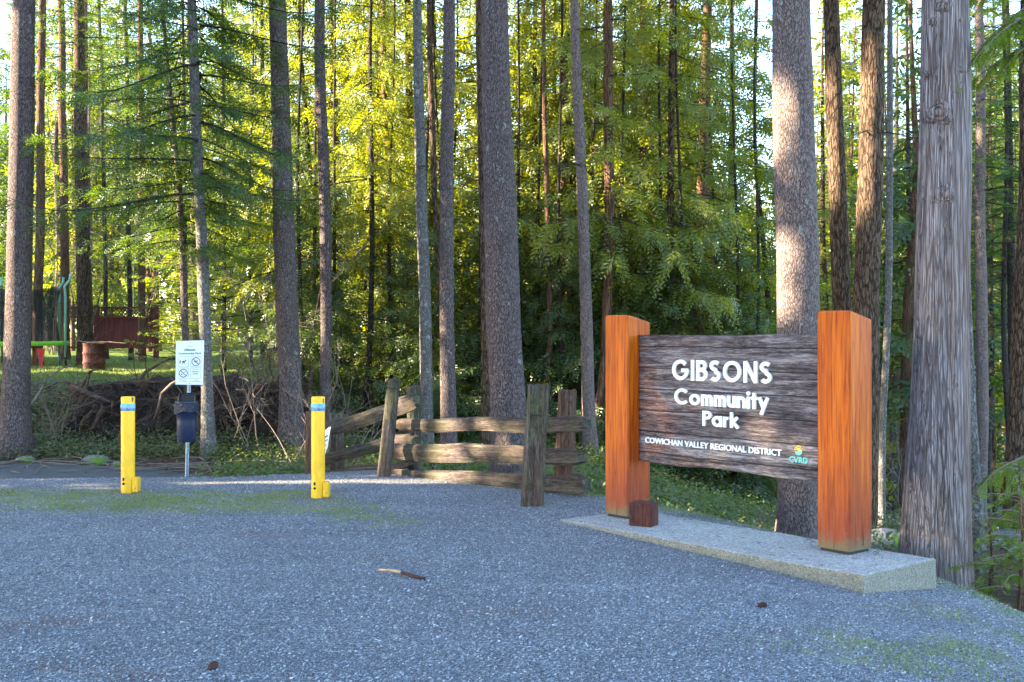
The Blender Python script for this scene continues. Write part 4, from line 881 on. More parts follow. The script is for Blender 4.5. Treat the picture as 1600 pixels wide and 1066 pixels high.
# ---------------------------------------------------------------- BOLLARDS
def bollard(px, pyb, pyt, label):
    d = F * CH / (pyb - HY - 3); x = X(px, d); z0 = gz(x, d); H_ = CH - (pyt - HY) * d / F - z0; r = 10.6 * d / F
    t = thing('bollard', (x, d, z0), label, 'bollard', 'yellow bollards across the lot'); c = np.array([x, d, z0])
    n = 32; prof = [(r, -.15), (r, 0), (r, H_ - .012), (r * .97, H_ - .003), (r * .86, H_ + .002), (0.001, H_ + .003)]; V = []; f = []
    for (a, z) in prof:
        for k in range(n): V.append(c + [a * math.cos(k * 2 * math.pi / n), a * math.sin(k * 2 * math.pi / n), z])
    for i in range(len(prof) - 1):
        for k in range(n): f.append((i * n + k, i * n + (k + 1) % n, (i + 1) * n + (k + 1) % n, (i + 1) * n + k))
    part('pipe', V, f, M['yellow'], t, smooth=True)
    mb = MB(); zz = H_ - 10.5 * d / F; hb = 11 * d / F; v = []
    for z in (zz - hb, zz):
        for rr in (r + .0025, r - .002):
            for k in range(n): v.append(c + [rr * math.cos(k * 2 * math.pi / n), rr * math.sin(k * 2 * math.pi / n), z])
    f = []
    for k in range(n):
        k2 = (k + 1) % n; f += [(k, k2, 2 * n + k2, 2 * n + k), (k2, k, n + k, n + k2), (2 * n + k, 2 * n + k2, 3 * n + k2, 3 * n + k)]
    mb.add(v, f); mb.part('reflective_band', M['blueband'], t, True)
    mb = MB(); mb.box(c + [r + .018, -.01, .085], (.06, .10, .15), bev=.008); mb.part('lug', M['yellow'], t)
    mb = MB(); mb.tube([c + [-r * .35, -r * .9, .10], c + [-r * .35, -r * .98, .10], c + [-r * .35, -r - .012, .10]], [.013, .013, .010], 12)
    mb.box(c + [-r * .35, -r * .96, .145], (.018, .02, .03), bev=.003); mb.part('lock', M['black_rust'], t)
bollard(200, 773, 620, 'yellow steel bollard with torn blue band, left one of the two'); bollard(497, 782, 620, 'yellow steel bollard with clean blue band, nearer the wooden fence')

# ---------------------------------------------------------------- SPLIT-RAIL FENCE
FN = thing('split_rail_fence', (-.8, 12.5, 0), 'weathered split-rail wooden fence with paired posts and mossy rails behind the right bollard', 'fence')
def fpost(ptop, pbot, wt, wb, d, m, seed, round_=False, dy=0.0, under=.25):
    T, Bm = pix(ptop[0], ptop[1], d + dy), pix(pbot[0], pbot[1], d); ax = (T - Bm); Bm = Bm - ax / np.linalg.norm(ax) * under
    k = 16; n = 16; V = []; f = []
    for i in range(k + 1):
        t = i / k; c = Bm + (T - Bm) * t; w_ = (wb + (wt - wb) * t) * d / F / 2
        for j in range(n):
            a = j * 2 * math.pi / n + .4; e = .55; sx = np.sign(math.cos(a)) * abs(math.cos(a))**e; sy = np.sign(math.sin(a)) * abs(math.sin(a))**e
            q = 1 + .22 * (vn(math.cos(a) * 2.5 + seed, math.sin(a) * 2.5, t * 2 + seed) - .5)
            z = 0 if i < k else (vn(sx * 3 + seed, sy * 3) - .5) * .05
            V.append(c + [sx * w_ * q, sy * w_ * .85 * q, z])
        if i == k: pass
    for i in range(k):
        for j in range(n): f.append((i * n + j, i * n + (j + 1) % n, (i + 1) * n + (j + 1) % n, (i + 1) * n + j))
    V.append(T + [0, 0, -.008]); c = len(V) - 1
    for j in range(n): f.append((k * n + j, k * n + (j + 1) % n, c))
    part('post', V, f, M[m], FN)
def rail(pa, pb, ha, hb, da, db, seed, th=.05, wav=.02, mid=None):
    """pa/pb centre pixels of the two ends; ha/hb pixel heights"""
    A, Bq = pix(*pa, da), pix(*pb, db); L = np.linalg.norm(Bq - A); ex = (Bq - A) / L; ey = np.cross(Zv, ex); ey /= np.linalg.norm(ey); ez = np.cross(ex, ey)
    k = 40; V = []; f = []; prof = [(-.9, -.5), (-.75, .35), (-.25, .62), (.3, .5), (.8, .22), (1, -.2), (.85, -.6), (.2, -.75), (-.5, -.7)]; n = len(prof)
    for i in range(k + 1):
        t = i / k; h = (ha * da + (hb * db - ha * da) * t) / F / 2 * (1 + .22 * (vn(t * 7, seed) - .5)); s = 1 - .35 * (max(0, .03 - t) / .03) - .45 * (max(0, t - .97) / .03)
        dz = (vn(t * 4, seed + 3) - .5) * wav * 2; tt = th * (1 + .3 * (vn(t * 5, seed + 8) - .5))
        for q, (a, b) in enumerate(prof):
            jx = (vn(q * 3.1 + seed, t * 9) - .5); e = (vn(q * 1.7, seed) - .5) * .12 if i in (0, k) else 0
            V.append(np.array([t * L + e, b * tt * 1.2 * (1 + .25 * jx), a * h * (1 + .2 * jx) * s + dz]))
    for i in range(k):
        for j in range(n): f.append((i * n + j, i * n + (j + 1) % n, (i + 1) * n + (j + 1) % n, (i + 1) * n + j))
    f += [tuple(range(n - 1, -1, -1)), tuple(k * n + j for j in range(n))]
    o = mesh_obj('rail', V, f, [M['rail'], M['endgrain']], mi=[0] * (k * n) + [1, 1]); o.parent = FN; from mathutils import Matrix
    mt = Matrix((( *ex[:], ), (*ey[:],), (*ez[:],))).transposed().to_4x4(); mt.translation = Vector(A) - Vector(FN.location); o.matrix_local = mt
# front (right) pair
fpost((841, 602), (832, 784), 34, 38, 10.85, 'fence_post', 3); fpost((886, 610), (880, 790), 28, 30, 11.75, 'fence_post_brown', 5)
# middle pair, the front one leaning
fpost((616, 593), (600, 740), 20, 20, 12.95, 'fence_post', 8, dy=.1); fpost((646, 604), (648, 748), 21, 21, 13.75, 'fence_post', 12)
# left pair
fpost((489, 643), (487, 745), 20, 20, 13.9, 'fence_post_brown', 15); fpost((526, 645), (526, 748), 22, 24, 14.5, 'fence_post', 18)
rail((622, 662), (918, 664), 20, 27, 13.35, 11.2, 2, .06); rail((608, 706), (912, 714), 27, 30, 13.3, 11.25, 6, .05, .012); rail((603, 739), (918, 760), 16, 36, 13.3, 11.25, 9, .06, .012)
rail((508, 674), (655, 625), 24, 28, 14.1, 13.3, 13, .06, .02); rail((505, 716), (648, 686), 19, 24, 14.1, 13.35, 17, .05, .03); rail((506, 742), (640, 727), 12, 14, 14.1, 13.4, 21, .05, .01)
mb = MB(); kc = pix(890, 622, 11.55)
for k_, (r_, s_) in enumerate(((.018, .006), (.009, .004))): mb.tube([kc + [r_ * math.cos(a), -.0, r_ * 1.2 * math.sin(a)] for a in np.linspace(0, 6.283, 14)], s_, 6, cap=False)
mb.part('knot', M['endgrain'], FN)
mb = MB()
for (px, py, d, w_) in ((838, 648, 10.85, 34), (611, 606, 12.95, 21)):
    r_ = w_ * d / F / 2 + .006; c = pix(px, py, d); mb.tube([c + [r_ * math.cos(a), r_ * .9 * math.sin(a), .01 * math.sin(a * 2)] for a in np.linspace(0, 6.283, 20)], .005, 5, cap=False)
mb.part('wire', M['black_rust'], FN)
# small notice plate hung on the fence, seen nearly edge on
q = [pix(506, 674, 13.75), pix(516, 667, 13.35), pix(511, 700, 13.35), pix(503, 722, 13.75)]
nrm = np.cross(q[1] - q[0], q[3] - q[0]); nrm /= np.linalg.norm(nrm); V = q + [p + nrm * .006 for p in q]
pl = mesh_obj('notice_plate', V, [(3, 2, 1, 0), (4, 5, 6, 7), (0, 1, 5, 4), (1, 2, 6, 5), (2, 3, 7, 6), (3, 0, 4, 7)], M['signwhite'], loc=q[3]); tag(pl, 'small pale notice plate seen nearly edge-on beside the right bollard, fixed to the fence', 'notice')
ax1 = (q[1] - q[0]); ax2 = (q[3] - q[0]); mb = MB()
nv = nrm if nrm[1] < 0 else -nrm
for (a, b, c, e) in ((.2, .22, .8, .27), (.2, .36, .85, .40), (.2, .5, .7, .54), (.2, .66, .8, .69)):
    pp = [q[0] + ax1 * i + ax2 * j + nv * .0085 for i, j in ((a, b), (c, b), (c, e), (a, e))]; mb.add(pp, [(0, 1, 2, 3)])
o = mb.part('print', M['signteal'], pl)

# ---------------------------------------------------------------- RULES SIGN ON ITS POST + BIN
SD = 15.1; pb_ = pix(291, 750, SD); SG = thing('rules_sign', (pb_[0], SD, gz(pb_[0], SD)), 'white park rules sign with dog and no-smoking symbols on galvanised post', 'sign')
mb = MB(); a_, b_ = pix(291, 752, SD), pix(297, 534, SD + .02); a_[2] = gz(a_[0], SD) - .2
for off in (-.018, .018): mb.tube([a_ + [off, 0, 0], b_ + [off, 0, 0]], .006, 4)
mb.tube([a_ + [0, .012, 0], b_ + [0, .012, 0]], .016, 4); 
nh = 34
mb.part('post', M['galv'], SG)
mb = MB()
for k in range(nh):
    p = a_ + (b_ - a_) * (k + 4) / (nh + 4); mb.tube([p + [0, -.006, 0], p + [0, -.0085, 0]], .005, 6)
mb.part('bolt_hole', M['signblack'], SG)
PL = np.array([pix(275, 533, SD - .05), pix(319, 532, SD - .05), pix(317, 601.5, SD - .05), pix(274, 601, SD - .05)])
def sp(u, v, off=.0): return (PL[0] * (1 - u) + PL[1] * u) * (1 - v) + (PL[3] * (1 - u) + PL[2] * u) * v + np.array([0, -off, 0])
V = [sp(u, v) for u, v in ((0, 0), (1, 0), (1, 1), (0, 1))]; V += [p + [0, .006, 0] for p in V]
PN = part('panel', V, [(0, 1, 2, 3)[::-1], (4, 5, 6, 7), (0, 1, 5, 4), (1, 2, 6, 5), (2, 3, 7, 6), (3, 0, 4, 7)], M['signwhite'], SG)
def sub(name, mb, m): v = np.vstack(mb.v); c = v.mean(0); o = mesh_obj(name, v - c, mb.f, m); o.parent = PN; o.location = tuple(c - np.array(PN.location) - np.array(SG.location)); return o
def stext(mb, txt, u0, u1, v0, v1, bold=.03):
    v, f = text_mesh(txt, 1, bold); mn, mx = v.min(0), v.max(0); mb.add([sp(u0 + (p[0] - mn[0]) / (mx[0] - mn[0]) * (u1 - u0), v1 - (p[1] - mn[1]) / (mx[1] - mn[1]) * (v1 - v0), .003) for p in v], f)
mb = MB(); stext(mb, 'Gibsons', .30, .70, .175, .235); stext(mb, 'Community Park', .10, .92, .265, .325); stext(mb, 'GIBSONS PK', .40, .60, .115, .13); sub('lettering', mb, M['signteal'])
def sstroke(mb, pts, w, z=.003): stroke_mesh(mb, pts, w, lambda a, b, off: sp(a, b * 1.0, off), 0, .0005, z)
mb = MB()
AS = 43 / 69
for (u0, v0) in ((.10, .36), (.545, .36), (.10, .62), (.545, .62)):
    u1, v1 = u0 + .365, v0 + .235
    for a, b in (((u0, v0), (u1, v0)), ((u1, v0), (u1, v1)), ((u1, v1), (u0, v1)), ((u0, v1), (u0, v0))): sstroke(mb, [a, b], .008)
sub('border', mb, M['signgrey'])
mb = MB()
for (cu, cv) in ((.728, .478), (.283, .738)):
    mb = MB(); sstroke(mb, [(cu + .145 * math.cos(a), cv + .145 * AS * math.sin(a)) for a in np.linspace(0, 6.2832, 28)], .018, .004)
    sstroke(mb, [(cu - .10, cv - .10 * AS), (cu + .10, cv + .10 * AS)], .018, .0045); sub('prohibition_ring', mb, M['signred'])
mb = MB()
def blob(cu, cv, a, b, n=10): mb.add([sp(cu + a * math.cos(k), cv + b * math.sin(k), .0032) for k in np.linspace(0, 6.283, n)[:-1]][::-1], [tuple(range(n - 1))])
stray = MB(); blob(.29, .475, .055, .02); blob(.355, .445, .025, .017); blob(.16, .46, .012, .03); blob(.18, .485, .02, .012)
for a, b in (((.25, .48), (.24, .525)), ((.27, .48), (.275, .525)), ((.32, .48), (.33, .525)), ((.33, .47), (.36, .45)), ((.15, .48), (.13, .52)), ((.17, .48), (.19, .52))): sstroke(mb, [a, b], .012)
sstroke(mb, [(.65, .48), (.78, .48)], .016); sstroke(mb, [(.74, .46), (.80, .44)], .008)
blob(.345, .71, .025, .012); blob(.22, .765, .028, .014)
stext(mb, 'park closed', .62, .84, .645, .66); stext(mb, 'DAWN TO', .60, .86, .69, .715); stext(mb, 'DUSK', .64, .82, .735, .765)
stext(mb, 'Please be', .16, .40, .885, .90); stext(mb, 'on a leash', .14, .42, .92, .935); stext(mb, 'no fires', .62, .85, .885, .90); stext(mb, 'by order of the district', .54, .92, .92, .94)
blob(.51, .03, .016, .011); blob(.505, .975, .016, .011); sub('symbol', mb, M['signblack'])
# bin
BC = pix(291.5, 690, SD - .24); BN = thing('litter_bin', (BC[0], BC[1], BC[2]), 'dark navy litter bin with black bag over its rim, hung below the rules sign', 'bin')
def lathe(prof, c, n=28, sy=1.0):
    V = [np.array(c) + [a * math.cos(k * 2 * math.pi / n), a * sy * math.sin(k * 2 * math.pi / n), z] for a, z in prof for k in range(n)]
    return V, [(i * n + k, i * n + (k + 1) % n, (i + 1) * n + (k + 1) % n, (i + 1) * n + k) for i in range(len(prof) - 1) for k in range(n)]
k_ = SD / F; hb = 62 * k_
V, f = lathe([(.001, 0), (14 * k_, 0), (14.5 * k_, .01), (15 * k_, hb * .5), (16 * k_, hb - .03), (17 * k_, hb - .028), (17 * k_, hb), (15.3 * k_, hb), (15 * k_, hb - .1), (14.4 * k_, .02), (.001, .015)], BC); part('barrel', V, f, M['bin'], BN, True)
th = np.arange(48) * 2 * math.pi / 48; V = []; f = []
for i in range(7):
    t = i / 6
    for a in th: r = (17.4 * k_ + .006 + .010 * vn(math.cos(a) * 4, math.sin(a) * 4, t * 2)); dz = -.05 - .115 * t * (.75 + .7 * vn(math.cos(a) * 1.5 + 3, math.sin(a) * 1.5)); V.append(np.array(BC) + [r * math.cos(a), r * math.sin(a), hb + dz + .03])
for i in range(6):
    for j in range(48): f.append((i * 48 + j, i * 48 + (j + 1) % 48, (i + 1) * 48 + (j + 1) % 48, (i + 1) * 48 + j))
part('bag', V, f, M['bag'], BN, True)
mb = MB(); hw = 12.5 * k_; zt_ = hb + 12 * k_; c = np.array(BC)
mb.tube([c + [-hw, .02, hb - .02], c + [-hw, .02, zt_ - .03], c + [-hw * .8, .02, zt_], c + [hw * .8, .02, zt_], c + [hw, .02, zt_ - .03], c + [hw, .02, hb - .02]], .014, 6)
mb.box(c + [0, .05, (hb + zt_) / 2 - .01], (hw * 1.9, .012, zt_ - hb), m=0); mb.part('lid', M['black'], BN)
mb = MB(); mb.box(c + [.01, .20, hb * .6], (.06, .10, .03)); mb.box(c + [.01, .20, hb * .2], (.06, .10, .03)); mb.part('bracket', M['galv'], BN)

# ---------------------------------------------------------------- TRAMPOLINE, BARREL, RED FENCE
TD = 30.0
def tramp():
    c = pix(8, 537, TD); rr = 94 * TD / F; zt = c[2]; zg = gz(c[0], TD); t = thing('trampoline', (c[0], TD, zg), 'round trampoline with black safety net, lime green edge pad and mint green poles', 'trampoline')
    V, f = lathe([(rr, zt - .05), (rr + .02, zt), (rr, zt + .06), (rr - .25, zt + .05), (rr - .25, zt - .01), (rr, zt - .05)], (c[0], TD, 0), 48); part('edge_pad', V, f, M['lime'], t, True)
    V, f = lathe([(.001, zt), (rr - .24, zt + .002)], (c[0], TD, 0), 48); part('jumping_mat', V, f, M['black'], t)
    zn = pix(0, 452, TD)[2]; n = 96; V = []; f = []
    for i in range(13):
        s = i / 12
        for j in range(n):
            a = j * 2 * math.pi / n; sag = .10 * abs(math.sin(a * 3 + .2)) ** 2 * s**3; q = rr - .22 - .10 * math.sin(s * 3.14) * abs(math.sin(a * 3 + .2)); V.append([c[0] + q * math.cos(a), TD + q * math.sin(a), zt + .06 + (zn - zt - sag) * s])
    for i in range(12):
        for j in range(n): f.append((i * n + j, i * n + (j + 1) % n, (i + 1) * n + (j + 1) % n, (i + 1) * n + j))
    part('net', V, f, M['net'], t, True)
    for j in range(6):
        a = j * math.pi / 3 - .06; e = np.array([math.cos(a), math.sin(a), 0]); b = np.array([c[0], TD, 0]) + e * (rr + .04); zk = pix(0, 445, TD)[2]
        mb = MB(); mb.tube([b + [0, 0, zg + .25], b + [0, 0, zk - .25], b - e * .02 + [0, 0, zk - .05], b - e * .0 + e * .12 + [0, 0, zk + .12], b + e * .13 + [0, 0, zk + .26]], .034, 8); mb.part('pole', M['mint'], t, True)
        g = np.array([b[0], b[1], 0]); mb = MB(); mb.tube([g + [0, 0, zt - .03], g + [.02, 0, zg - .1]], .03, 6); mb.part('leg', M['blue'] if j % 2 else M['black_rust'], t, True)
    mb = MB(); p = pix(63, 545, TD - 1.4)
    mb.add([p + [-.12, 0, 0], p + [.12, 0, 0], p + [.06, .02, -.4], p + [.02, -.02, -.62], p + [-.03, 0, -.3]], [(0, 1, 2, 3, 4)]); mb.part('hanging_cloth', M['redcloth'], t)
tramp()
def barrel():
    d = 27.5; c = pix(147, 586, d); z0 = gz(c[0], d); rr = 16.5 * d / F; h = 45 * d / F; t = thing('steel_barrel', (c[0], d, z0), 'rusty red-brown steel drum standing on the lawn in front of the red fence', 'barrel')
    prof = [(.001, 0), (rr, 0), (rr, .02)]
    for z in (.33, .66): prof += [(rr, h * z - .03), (rr + .018, h * z - .01), (rr + .018, h * z + .01), (rr, h * z + .03)]
    prof += [(rr, h - .02), (rr + .012, h - .01), (rr + .012, h), (rr - .02, h), (rr - .03, .1), (.001, .1)]
    V, f = lathe(prof, (c[0], d, z0), 32); part('drum', V, f, M['rust'], t, True)
    mb = MB(); a = np.array([c[0], d, z0 + h]); mb.tube([a + [-.55, -.05, .12], a + [-.2, 0, .02], a + [.35, .05, .03], a + [.75, 0, .0]], [.012, .018, .018, .01], 6); o = mb.obj('branch', M['pale_twig'], tuple(a)); tag(o, 'pale thin branch lying across the top of the rusty barrel', 'branch')
barrel()
def red_fence():
    d = 36.0; t = thing('board_fence', tuple(pix(190, 545, d) * [1, 1, 0] + [0, 0, gz(X(190, d), d)]), 'dark red board fence with lattice strip along the top, at the back of the lawn', 'fence')
    za, zb, zc = pix(0, 543, d)[2], pix(0, 496, d)[2], pix(0, 481, d)[2]
    for (p0, p1) in ((104, 146), (156, 240)):
        mb = MB(); x0, x1 = X(p0, d), X(p1, d); n = max(3, int((x1 - x0) / .14)); r = np.random.default_rng(p0)
        if p0 > 120:
            for i in range(n):
                a = x0 + (x1 - x0) * i / n; b = x0 + (x1 - x0) * (i + 1) / n - .006; mb.box(((a + b) / 2, d + r.uniform(-.004, .004), (za + zb) / 2), (b - a, .02, zb - za))
            mb.part('board_panel', M['redfence'], t)
        mb = MB(); H_ = zc - zb; k = x0
        while k < x1 - H_ * .3:
            e = min(k + H_, x1); mb.tube([(k, d - .008, zb), (e, d - .008, zb + (e - k))], .012, 4); mb.tube([(k, d + .012, zc), (e, d + .012, zc - (e - k))], .012, 4); k += .115
        mb.part('lattice', M['lattice'], t)
        mb = MB()
        for z in (za, zb, zc): mb = MB(); mb.box(((x0 + x1) / 2, d - .035, z), (x1 - x0, .045, .06)); mb.part('crosspiece', M['redfence'], t)
    for p in (151, 244, 102):
        mb = MB(); x = X(p, d); g = gz(x, d); mb.box((x, d, (zc + .08 + g - .3) / 2), (.15, .13, zc + .08 - g + .3), bev=.01); mb.part('post', M['redfence'], t)
red_fence()

# ---------------------------------------------------------------- PICNIC TABLE
def picnic():
    d = 40.0; px = 1378; gzz = gz(X(px, d), d); c = np.array([X(px, d), d, gzz]); t = thing('picnic_table', tuple(c), 'grey-brown picnic table with dark metal legs in the clearing between sign and cedar', 'table')
    rot = rotz(-.25)
    def P(x, y, z): return c + rot @ np.array([x, y, z])
    mb = MB()
    for k in range(4): mb.box(P(0, -.28 + .19 * k, .74), (1.7, .17, .04), rot)
    mb.part('tabletop', M['tablewood'], t)
    for s in (-1, 1):
        mb = MB()
        for k in range(2): mb.box(P(.15, s * (.66 + .14 * k), .44), (1.7, .125, .04), rot)
        mb.part('bench', M['tablewood'], t)
    for x in (-.6, .6):
        mb = MB(); mb.tube([P(x, -.2, .72), P(x, -.25, .08), P(x, -.95, .05)], .03, 6); mb.tube([P(x, .2, .72), P(x, .25, .08), P(x, .95, .05)], .03, 6); mb.tube([P(x, -.25, .1), P(x, .25, .1)], .03, 6)
        for s in (-1, 1): mb.tube([P(x, s * .35, .1), P(x + .02, s * .73, .42)], .03, 6)
        mb.part('leg_frame', M['black_rust'], t)
picnic()
mb = MB(); mb.tube([(14.5, 37, gz(14.5, 37) + .12), (17.5, 38.5, gz(17.5, 38.5) + .12), (21, 40, gz(21, 40) + .14)], [.12, .14, .12], 8)
lg = mb.obj('log', M['brown_bark'], (17.5, 38.5, gz(17.5, 38.5)), True); tag(lg, 'long dark log lying along the far side of the path at right', 'log')

# ---------------------------------------------------------------- ROOT TANGLE ON THE BANK
def roots():
    r = np.random.default_rng(17); cx, cy = X(330, 18.9), 18.9; t = thing('root_tangle', (cx, cy, gz(cx, cy)), 'dark upturned root mass and soil along the bank behind the bin', 'root mass')
    xs = np.linspace(X(95, 18.9), X(490, 18.9), 90); V = []; f = []; m = 26
    for i, x in enumerate(xs):
        e = min(1, min(i, len(xs) - 1 - i) / 9); px = 800 + x / 18.9 * F
        ytop = np.interp(px, [95, 150, 250, 330, 400, 450, 490], [600, 602, 596, 592, 598, 588, 610]); zt = CH - (ytop - HY) * 18.9 / F; yb = np.interp(px, [95, 200, 330, 490], [640, 680, 690, 680]); zb = CH - (yb - HY) * 18.6 / F
        for j in range(m):
            a = j / (m - 1); z = zb - .2 + (zt - zb + .2) * a; y = 18.3 + .9 * a**1.4 + (fbm(x * 2.2, z * 3, 1.5) - .5) * .8
            if j == m - 1: y = 20.2
            V.append([x + (vn(z * 3, x * 2) - .5) * .2, y, z * e + (1 - e) * (gz(x, 18.6) - .15) + (fbm(x * 3, j * .4) - .5) * .3 * e])
    for i in range(len(xs) - 1):
        for j in range(m - 1): q = i * m + j; f.append((q, q + m, q + m + 1, q + 1))
    part('soil', V, f, M['soil'], t, True)
    mb = MB()
    for k in range(230):
        px = r.uniform(110, 485); py = r.uniform(596, 680); d = 18.5 + r.uniform(-.25, .5) - (py - 640) / 300; p = pix(px, py, d); L = r.uniform(.25, 1.1); dr = r.normal(size=3) * [1, .5, .8]; dr /= np.linalg.norm(dr); pts = [p]
        for q in range(6): dr = dr + r.normal(size=3) * .35; dr /= np.linalg.norm(dr); pts.append(pts[-1] + dr * L / 6)
        r0 = r.choice([.008, .012, .02, .035, .05], p=[.3, .3, .2, .15, .05]); mb.tube(pts, np.linspace(r0, r0 * .3, 7), 6)
    mb.part('root', M['root'], t, True)
roots()
def fallen(name, label, pts, r0, m):
    P = [pix(*p) for p in pts]; mb = MB(); mb.tube(P, np.linspace(r0, r0 * .4, len(P)), 7); o = mb.obj(name, M[m], tuple(P[0]), True); tag(o, label, 'branch')
    return o
fallen('branch', 'thin pale forked stick leaning beside the far-left fir trunk', [(50, 630, 17.3), (62, 612, 17.5), (72, 592, 17.7), (95, 577, 18), (120, 566, 18.2)], .02, 'pale_twig')
fallen('branch', 'pale curved branch hanging down over the root mass left of the bin', [(290, 590, 17.6), (268, 600, 17.6), (252, 615, 17.6), (246, 640, 17.6), (241, 655, 17.7)], .028, 'pale_twig')
fallen('branch', 'long thin branch lying along the top of the root mass', [(190, 596, 18), (240, 597, 18), (265, 594, 18), (290, 606, 18), (310, 612, 18.2)], .022, 'root')
fallen('branch', 'broken pale root slab sticking out left of the left bollard', [(112, 605, 18.1), (130, 612, 17.9), (150, 620, 17.7), (172, 628, 17.6)], .05, 'root')
def rock(px, py, d, s, label, seed):
    import bmesh
    bm = bmesh.new(); bmesh.ops.create_icosphere(bm, subdivisions=3, radius=1); x, z = X(px, d), 0
    for v in bm.verts:
        k = .72 + .55 * float(fbm(v.co.x * 1.2 + seed, v.co.y * 1.2, v.co.z * 1.2 + 2)); v.co = Vector((v.co.x * s * k, v.co.y * s * k * .8, v.co.z * s * k * .55))
    me = bpy.data.meshes.new('rock'); bm.to_mesh(me); me.materials.append(M['rock']); o = bpy.data.objects.new('rock', me); COL.objects.link(o); o.location = (x, d, gz(x, d) + s * .12); tag(o, label, 'rock')
rock(150, 718, 16.9, .20, 'bright moss-topped grey rock at the edge of the road, left of the left bollard', 2); rock(185, 727, 16.6, .10, 'small grey rock beside the mossy rock by the road', 5); rock(40, 702, 17.0, .15, 'low mossy grey rock at the foot of the far-left fir', 9)
rock(1046, 800, 11.6, .16, 'small mossy stone right behind the left end of the slab', 12); rock(1385, 800, 14, .35, 'mossy rock seen between the right post and the cedar', 15)

# ---------------------------------------------------------------- GROUND COVER
def scatter_ok(n, f, r):
    P = np.array([f(r) for _ in range(n)]); return P
def fronds(P, size, r, nf=(6, 11), leaf=.05):
    """sword-fern like clumps as leaflet quads, vectorised"""
    S, D, L = [], [], []
    Q = []
    for (x, y, z, s) in P:
        for k in range(r.integers(*nf)):
            az = r.uniform(0, 6.283); ln = s * r.uniform(.6, 1.1); u = r.uniform(.5, 1.2); m = max(5, int(ln / .035)); t = (np.arange(m) + .5) / m
            c = np.stack([x + math.cos(az) * ln * t * .8, y + math.sin(az) * ln * t * .8, z + ln * (u * t - 1.0 * t**2)], -1); S.append(c); tz = u - 2 * t
            D.append(np.stack([np.full(m, math.cos(az) * .8), np.full(m, math.sin(az) * .8), tz], -1)); L.append(leaf * s / .5 * np.sin(np.clip(t * 1.0 + .12, 0, 1) * 3.0))
    S = np.vstack(S); D = np.vstack(D); D /= np.linalg.norm(D, axis=1)[:, None]; L = np.concatenate(L).clip(.012)[:, None]
    sd = np.cross(D, [0, 0, 1.]); sd /= np.linalg.norm(sd, axis=1)[:, None] + 1e-9
    for sg in (-1, 1):
        ld = sd * sg + D * .35 + r.normal(0, .12, D.shape); ld[:, 2] -= .15; Q.append(np.stack([S, S + ld * L * .45 + D * .012, S + ld * L, S + ld * L * .45 - D * .012], 1))
    Q = np.concatenate(Q); return Q.reshape(-1, 3), np.arange(len(Q) * 4).reshape(-1, 4)
def leaves(P, n_per, spread, size, r, flat=.5):
    C = np.repeat(P[:, :3], n_per, 0) + r.normal(0, 1, (len(P) * n_per, 3)) * [spread, spread, spread * .45]; C[:, 2] = np.maximum(C[:, 2], ground_z(C[:, 0], C[:, 1]) + .01); n = len(C)
    nr = r.normal(0, 1, (n, 3)) * [flat, flat, .3] + [0, -.3, 1]; nr /= np.linalg.norm(nr, axis=1)[:, None]; a = np.cross(nr, r.normal(size=(n, 3))); a /= np.linalg.norm(a, axis=1)[:, None]; b = np.cross(nr, a)
    l = (size * r.uniform(.5, 1.3, n))[:, None]; Q = np.stack([C - a * l, C + b * l * .5, C + a * l, C - b * l * .5], 1); return Q.reshape(-1, 3), np.arange(n * 4).reshape(-1, 4)
r5 = np.random.default_rng(55)
def pts_in(n, px0, px1, y0, y1, f=lambda x, y: True, dz=0.0, s=(.3, .6)):
    out = []
    while len(out) < n:
        y = r5.uniform(y0, y1); x = X(r5.uniform(px0, px1), y)
        if f(x, y): out.append((x, y, gz(x, y) + dz, r5.uniform(*s)))
    return np.array(out)
bank = lambda x, y: (edge_s(x, y) > 1.0) and not (np.abs(x - np.interp(y, [10, 14, 18, 24, 34], [5.6, 6.6, 8.3, 11.2, 15.5])) < 1.3 and y < 40)
V, Fq = leaves(pts_in(1500, -30, 500, 17.2, 21, dz=.06), 34, .16, .028, r5); o = mesh_obj('undergrowth', V, Fq, M['salal_leaf']); tag(o, 'low green salal and ivy undergrowth covering the bank behind the road', 'undergrowth', None, 'stuff')
V, Fq = leaves(pts_in(1700, 330, 1300, 13.5, 22, bank, .05), 34, .18, .028, r5); o = mesh_obj('undergrowth', V, Fq, M['fern_leaf']); tag(o, 'leafy green undergrowth behind the split-rail fence and the sign', 'undergrowth', None, 'stuff')
V, Fq = leaves(pts_in(420, 1290, 1640, 12.5, 26, bank, .03), 18, .22, .04, r5); o = mesh_obj('undergrowth', V, Fq, M['salal_leaf']); tag(o, 'patchy undergrowth beside the path right of the sign', 'undergrowth', None, 'stuff')
fp = np.vstack([pts_in(34, -20, 480, 17.3, 20, s=(.25, .5)), pts_in(110, 500, 1290, 13.2, 21, lambda x, y: edge_s(x, y) > 1.3, s=(.3, .6)), pts_in(30, 350, 520, 14.2, 18, s=(.25, .45)), pts_in(26, 1330, 1640, 13, 26, bank, s=(.3, .6))])
V, Fq = fronds(fp, .5, r5); o = mesh_obj('ferns', V, Fq, M['fern_leaf']); o.name = 'fern_cover'; tag(o, 'mass of sword ferns growing through the shaded undergrowth', 'ferns', None, 'stuff')
